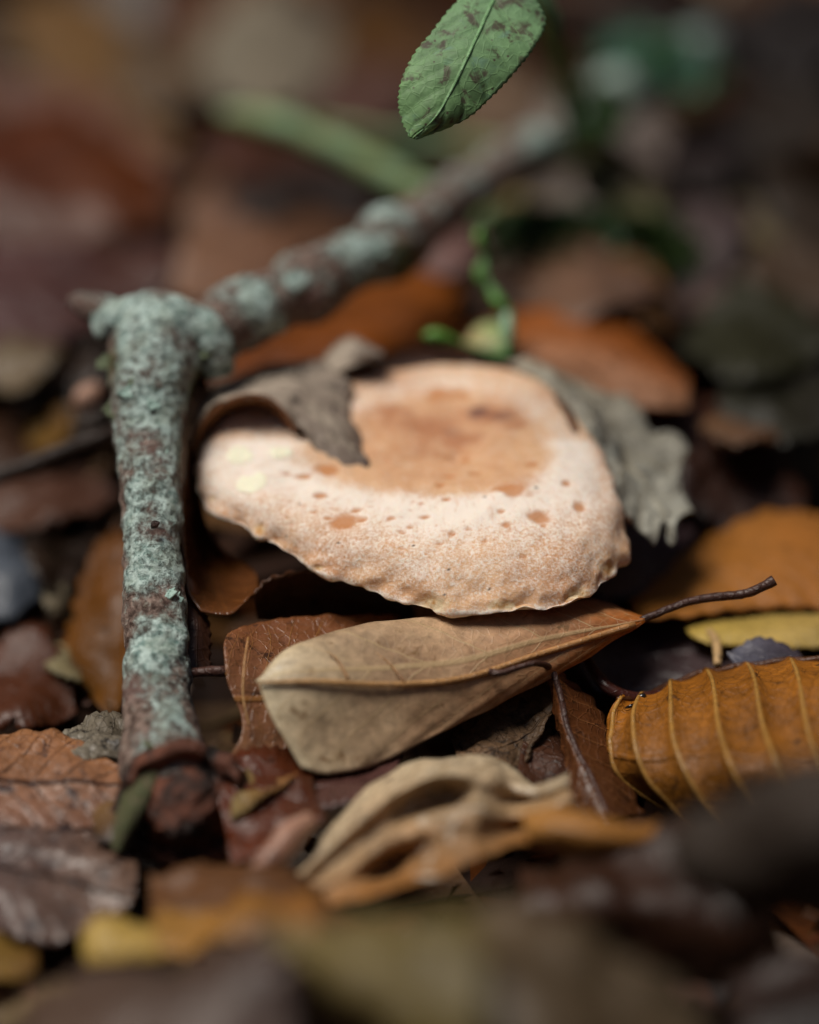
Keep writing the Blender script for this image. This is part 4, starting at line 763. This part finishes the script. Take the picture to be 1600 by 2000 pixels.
# --- upper left
FG = 'blurred leaves on the ground behind'
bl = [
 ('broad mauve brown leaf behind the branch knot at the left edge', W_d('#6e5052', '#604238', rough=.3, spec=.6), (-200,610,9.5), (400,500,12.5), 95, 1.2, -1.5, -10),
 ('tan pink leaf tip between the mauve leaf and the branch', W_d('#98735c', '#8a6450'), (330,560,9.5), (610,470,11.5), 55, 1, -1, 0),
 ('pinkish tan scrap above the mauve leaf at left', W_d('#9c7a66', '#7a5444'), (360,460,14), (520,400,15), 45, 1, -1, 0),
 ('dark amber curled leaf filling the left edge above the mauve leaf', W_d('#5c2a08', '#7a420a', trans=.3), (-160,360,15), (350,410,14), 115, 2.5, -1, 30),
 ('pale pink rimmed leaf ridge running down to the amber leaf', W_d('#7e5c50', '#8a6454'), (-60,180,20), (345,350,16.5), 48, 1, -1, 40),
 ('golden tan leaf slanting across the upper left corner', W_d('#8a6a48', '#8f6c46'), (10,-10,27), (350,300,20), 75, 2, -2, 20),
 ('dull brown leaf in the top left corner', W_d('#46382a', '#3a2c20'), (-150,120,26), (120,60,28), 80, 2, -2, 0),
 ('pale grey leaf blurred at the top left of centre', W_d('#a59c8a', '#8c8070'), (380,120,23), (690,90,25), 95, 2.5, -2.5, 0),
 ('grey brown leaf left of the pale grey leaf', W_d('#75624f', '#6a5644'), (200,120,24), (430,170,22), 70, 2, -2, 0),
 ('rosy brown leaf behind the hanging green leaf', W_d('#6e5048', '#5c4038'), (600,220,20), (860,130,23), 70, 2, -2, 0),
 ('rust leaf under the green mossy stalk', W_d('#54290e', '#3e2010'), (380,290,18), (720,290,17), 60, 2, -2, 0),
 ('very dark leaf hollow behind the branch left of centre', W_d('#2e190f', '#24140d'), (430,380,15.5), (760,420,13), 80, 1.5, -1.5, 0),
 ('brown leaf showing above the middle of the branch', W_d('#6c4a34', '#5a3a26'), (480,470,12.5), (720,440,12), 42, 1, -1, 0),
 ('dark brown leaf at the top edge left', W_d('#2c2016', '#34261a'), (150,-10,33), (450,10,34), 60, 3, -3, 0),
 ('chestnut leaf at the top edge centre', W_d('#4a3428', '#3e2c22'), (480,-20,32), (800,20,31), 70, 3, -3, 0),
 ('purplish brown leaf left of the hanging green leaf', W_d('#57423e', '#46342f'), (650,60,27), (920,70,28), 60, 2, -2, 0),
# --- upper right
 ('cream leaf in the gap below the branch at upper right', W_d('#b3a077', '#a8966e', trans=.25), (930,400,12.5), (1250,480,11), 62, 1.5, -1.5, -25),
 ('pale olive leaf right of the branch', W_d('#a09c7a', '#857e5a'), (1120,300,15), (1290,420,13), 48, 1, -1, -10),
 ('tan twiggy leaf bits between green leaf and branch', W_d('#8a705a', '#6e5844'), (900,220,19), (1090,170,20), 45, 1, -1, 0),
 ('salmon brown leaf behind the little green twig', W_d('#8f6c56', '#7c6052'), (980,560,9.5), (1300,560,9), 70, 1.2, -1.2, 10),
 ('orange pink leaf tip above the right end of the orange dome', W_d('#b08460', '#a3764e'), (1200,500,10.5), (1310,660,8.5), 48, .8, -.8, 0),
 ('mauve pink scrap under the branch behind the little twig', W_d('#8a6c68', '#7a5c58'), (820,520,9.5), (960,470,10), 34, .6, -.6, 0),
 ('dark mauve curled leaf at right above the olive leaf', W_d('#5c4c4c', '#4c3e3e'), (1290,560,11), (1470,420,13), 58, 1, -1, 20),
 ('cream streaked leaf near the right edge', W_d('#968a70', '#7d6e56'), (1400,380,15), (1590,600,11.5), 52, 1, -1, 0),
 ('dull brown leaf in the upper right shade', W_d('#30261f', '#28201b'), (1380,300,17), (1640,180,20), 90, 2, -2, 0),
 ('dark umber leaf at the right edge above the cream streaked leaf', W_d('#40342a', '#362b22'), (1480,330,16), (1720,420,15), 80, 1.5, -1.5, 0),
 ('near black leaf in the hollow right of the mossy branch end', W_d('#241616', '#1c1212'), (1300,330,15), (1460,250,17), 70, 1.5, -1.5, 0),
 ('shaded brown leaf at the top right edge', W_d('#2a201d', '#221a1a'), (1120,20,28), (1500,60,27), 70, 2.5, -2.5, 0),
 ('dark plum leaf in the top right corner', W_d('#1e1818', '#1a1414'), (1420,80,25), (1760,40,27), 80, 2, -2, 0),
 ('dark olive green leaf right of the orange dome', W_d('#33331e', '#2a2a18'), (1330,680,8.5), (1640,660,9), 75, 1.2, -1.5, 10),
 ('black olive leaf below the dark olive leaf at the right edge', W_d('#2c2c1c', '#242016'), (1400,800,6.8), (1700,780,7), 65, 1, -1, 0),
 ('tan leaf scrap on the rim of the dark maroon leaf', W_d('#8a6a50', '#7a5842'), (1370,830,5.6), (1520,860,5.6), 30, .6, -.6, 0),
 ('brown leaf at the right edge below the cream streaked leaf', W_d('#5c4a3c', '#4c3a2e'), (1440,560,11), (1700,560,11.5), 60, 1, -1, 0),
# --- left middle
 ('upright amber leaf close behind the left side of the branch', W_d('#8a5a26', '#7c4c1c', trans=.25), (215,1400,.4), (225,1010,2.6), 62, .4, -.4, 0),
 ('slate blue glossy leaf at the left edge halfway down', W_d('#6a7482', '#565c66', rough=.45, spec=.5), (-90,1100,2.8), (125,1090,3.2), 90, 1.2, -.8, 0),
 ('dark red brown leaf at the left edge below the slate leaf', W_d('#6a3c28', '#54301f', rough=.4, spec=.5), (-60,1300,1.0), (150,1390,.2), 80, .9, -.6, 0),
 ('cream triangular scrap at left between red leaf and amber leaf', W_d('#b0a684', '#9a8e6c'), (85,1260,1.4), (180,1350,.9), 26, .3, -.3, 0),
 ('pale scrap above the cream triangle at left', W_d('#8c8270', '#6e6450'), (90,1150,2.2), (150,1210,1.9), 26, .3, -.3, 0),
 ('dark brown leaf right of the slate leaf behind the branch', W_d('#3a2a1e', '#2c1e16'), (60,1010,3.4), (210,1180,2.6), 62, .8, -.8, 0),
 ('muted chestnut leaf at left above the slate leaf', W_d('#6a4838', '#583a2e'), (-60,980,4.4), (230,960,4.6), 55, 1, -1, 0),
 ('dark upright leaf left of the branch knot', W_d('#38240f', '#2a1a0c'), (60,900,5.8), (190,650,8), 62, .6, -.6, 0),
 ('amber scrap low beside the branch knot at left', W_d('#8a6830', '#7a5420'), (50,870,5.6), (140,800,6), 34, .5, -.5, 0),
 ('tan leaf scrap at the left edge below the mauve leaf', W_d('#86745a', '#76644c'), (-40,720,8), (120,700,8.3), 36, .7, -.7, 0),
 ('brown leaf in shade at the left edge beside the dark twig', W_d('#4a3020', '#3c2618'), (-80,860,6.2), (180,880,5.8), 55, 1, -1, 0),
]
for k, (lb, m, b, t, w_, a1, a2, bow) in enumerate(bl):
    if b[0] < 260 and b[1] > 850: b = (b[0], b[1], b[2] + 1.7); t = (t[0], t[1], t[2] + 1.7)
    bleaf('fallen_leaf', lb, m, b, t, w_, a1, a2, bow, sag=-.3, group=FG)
o = tube('nut_husk', [P(150,795,5.0), P(160,785,4.9), P(172,775,4.9), P(184,764,5.0), P(190,756,5.1)], [.05,.17,.21,.17,.05], M_('#c09a86', '#b08872', spots=.1), n=20, m=14, jitter=.04, jscale=3); tag(o, 'small pale pink nut husk beside the branch knot', 'nut')
o = tube('twig', [P(-60,945,4.2), P(40,915,4.0), P(130,880,3.8), P(220,845,3.5), P(262,828,3.2)], [.16,.15,.15,.13,.1], M_('#2c1e16', '#241812', trans=0, spots=.2), n=40, m=12, jitter=.05); tag(o, 'dark twig leaning on the branch from the left edge', 'twig')
leaf('bark_scrap', 'grey mottled bark scrap between the speckled leaf and the branch', M_('#8a8272', '#5c5244', spot='#1c1612', spots=.8, relief=1.), [[(120,1440,-.3),(180,1405,.0),(260,1400,.1)], [(130,1465,-.7),(190,1440,-.5),(262,1440,-.4)], [(150,1490,-1.0),(205,1480,-.9),(262,1490,-.9)]], nu=26, nv=16, crumple=.15, cs=2.5, thick=.1, cat='bark')

# ================================================================ out-of-focus leaves in front
leaf('foreground_leaf', 'olive yellow leaf very blurred at the bottom centre', M_('#85754a', '#6e6038', trans=.3, spots=.1),
     [[(520,1815,-6.4),(640,1812,-6.8),(760,1800,-7.2),(860,1778,-7.4),(935,1772,-7.6)], [(530,1835,-6.8),(650,1860,-7.4),(760,1870,-8.0),(860,1850,-8.2),(940,1830,-8.2)], [(560,1860,-7.0),(670,1925,-7.7),(770,1970,-8.4),(870,1960,-8.8),(945,1930,-8.8)], [(600,1890,-6.9),(690,1970,-7.5),(780,2060,-8.2),(880,2110,-8.7),(950,2080,-8.8)]], mode=lambda x, y, d: P(x, y, d - 1.3), crumple=.3, cs=.7, torn=.2, edge=.06, nu=30, nv=20)
leaf('foreground_leaf', 'grey brown leaf very blurred at the bottom right of centre', M_('#5c4c38', '#463a2a', spots=.15),
     [[(920,1780,-6.4),(1020,1755,-6.4),(1110,1785,-6.4),(1200,1850,-6.6),(1290,1910,-6.7),(1360,1990,-6.9)], [(920,1880,-7.4),(1020,1870,-7.5),(1120,1890,-7.4),(1210,1940,-7.4),(1300,1990,-7.4),(1390,2070,-7.4)], [(920,2050,-8.2),(1020,2060,-8.4),(1120,2060,-8.2),(1220,2080,-8.0),(1320,2110,-8),(1420,2160,-7.8)], [(920,2220,-8),(1020,2230,-8.1),(1120,2230,-8),(1220,2230,-7.8),(1350,2220,-7.8),(1480,2220,-7.6)]], mode=lambda x, y, d: P(x, y, d - 1.3), crumple=.3, cs=.7, torn=.2, edge=.06, nu=34, nv=20)
leaf('foreground_leaf', 'dusky brown leaf very blurred at the bottom left of centre', M_('#594538', '#4c3c36', spots=.2),
     [[(40,1960,-5.6),(160,1900,-5.6),(280,1865,-5.7),(420,1850,-6),(560,1840,-6.4)], [(40,2030,-6.4),(160,1990,-6.6),(290,1960,-6.8),(430,1940,-7),(570,1920,-7.2)], [(40,2160,-6.8),(160,2150,-7.2),(300,2130,-7.4),(440,2100,-7.6),(580,2080,-7.6)], [(40,2260,-6.6),(160,2260,-6.8),(300,2250,-7),(440,2230,-7.2),(580,2220,-7.2)]], mode=lambda x, y, d: P(x, y, d - 1.3), crumple=.3, cs=.7, torn=.2, edge=.06, nu=30, nv=18)
leaf('foreground_leaf', 'amber leaf edge blurred above the dusky brown leaf at the bottom', M_('#a67a3a', '#8a5a26', trans=.25),
     [[(300,1800,-4.4),(380,1770,-4.6),(480,1750,-4.9),(620,1740,-5)], [(310,1830,-5),(400,1810,-5.2),(500,1800,-5.5),(630,1790,-5.6)], [(320,1870,-5.3),(420,1860,-5.6),(520,1860,-5.9),(640,1850,-6)]], crumple=.3, cs=.7, torn=.2, edge=.06, nu=26, nv=12)
leaf('foreground_leaf', 'small pale yellow leaf curl at the lower left', M_('#c2a458', '#a0803a', trans=.25, spots=.1),
     [[(170,1840,-4),(220,1805,-4.2),(290,1800,-4.4),(340,1815,-4.4)], [(175,1865,-4.5),(230,1845,-4.8),(295,1840,-4.9),(345,1835,-4.8)], [(185,1890,-4.6),(240,1885,-4.9),(300,1880,-5),(350,1860,-4.9)]], crumple=.3, cs=.7, torn=.2, edge=.06, nu=22, nv=12)
leaf('foreground_leaf', 'thin tan leaf edge in the bottom left corner', M_('#8a7a5a', '#7a6040'), [[(-120,1990,-5),(0,1955,-5),(110,1910,-5),(210,1880,-5)], [(-120,2010,-5.3),(0,1980,-5.3),(110,1935,-5.3),(215,1900,-5.2)], [(-120,2050,-5.3),(0,2020,-5.3),(115,1975,-5.3),(220,1930,-5.2)]], crumple=.3, cs=.7, torn=.2, edge=.06, nu=24, nv=10)
leaf('foreground_leaf', 'ochre leaf tip at the left edge under the slate leaf', M_('#9a7a34', '#6a4a1c'), [[(-100,1800,-3.8),(-30,1820,-3.9),(30,1850,-4),(70,1850,-4)], [(-100,1850,-4.3),(-30,1870,-4.3),(20,1885,-4.3),(70,1870,-4.2)], [(-100,1900,-4.5),(-30,1910,-4.5),(20,1905,-4.5),(70,1880,-4.3)]], crumple=.3, cs=.7, torn=.2, edge=.06, nu=20, nv=10)
leaf('foreground_leaf', 'large dark grey leaf looming blurred at the lower right edge', M_('#3f362f', '#362e28', rough=.6, spots=.3, spec=.25),
     [[(1300,1640,-7.6),(1380,1560,-8.2),(1480,1500,-8.6),(1620,1440,-9),(1780,1380,-9.2)], [(1330,1700,-7.8),(1410,1640,-8.6),(1520,1590,-9.2),(1640,1550,-9.6),(1790,1500,-9.8)], [(1390,1760,-7.8),(1470,1730,-8.6),(1570,1700,-9.2),(1680,1680,-9.6),(1800,1640,-9.8)], [(1470,1800,-7.4),(1540,1800,-8.0),(1620,1800,-8.6),(1710,1790,-9),(1810,1770,-9.2)]], crumple=.3, cs=.7, torn=.2, edge=.06, nu=30, nv=20)
leaf('foreground_leaf', 'dark rust leaf lying blurred under the lower end of the ribbed leaf', M_('#3a2010', '#2c170c', spots=.3),
     [[(1010,1680,-3.6),(1120,1650,-3.6),(1240,1630,-3.6),(1380,1620,-3.6),(1500,1650,-3.6)], [(1010,1730,-4.2),(1120,1710,-4.4),(1250,1700,-4.5),(1390,1700,-4.5),(1510,1720,-4.5)], [(1010,1790,-4.6),(1130,1790,-4.9),(1260,1790,-5),(1400,1800,-5),(1520,1810,-5)], [(1010,1860,-4.4),(1130,1880,-4.6),(1260,1900,-4.6),(1400,1920,-4.6),(1560,1930,-4.6)]], crumple=.3, cs=.7, torn=.2, edge=.06, nu=30, nv=14)
leaf('foreground_leaf', 'red brown leaf in the dark bottom right corner', M_('#281309', '#1f0f09'), [[(1420,1900,-6),(1500,1870,-6),(1600,1850,-6),(1720,1860,-6)], [(1430,1980,-6.8),(1510,1950,-6.8),(1610,1940,-6.8),(1730,1940,-6.8)], [(1450,2080,-7.2),(1530,2060,-7.2),(1620,2050,-7.2),(1740,2050,-7.2)]], crumple=.3, cs=.7, torn=.2, edge=.06, nu=24, nv=12)
leaf('foreground_leaf', 'brown leaf under the crumpled pale leaf and amber edge', M_('#6a4526', '#54341c'), [[(300,1740,-3.4),(420,1700,-3.2),(540,1690,-3.2),(680,1760,-3.8),(800,1770,-4)], [(300,1790,-4),(430,1760,-4),(560,1750,-4.1),(690,1790,-4.6),(810,1800,-4.8)], [(310,1840,-4.4),(440,1830,-4.6),(570,1820,-4.8),(700,1840,-5.2),(820,1840,-5.4)]], crumple=.3, cs=.7, torn=.2, edge=.06, nu=30, nv=14)
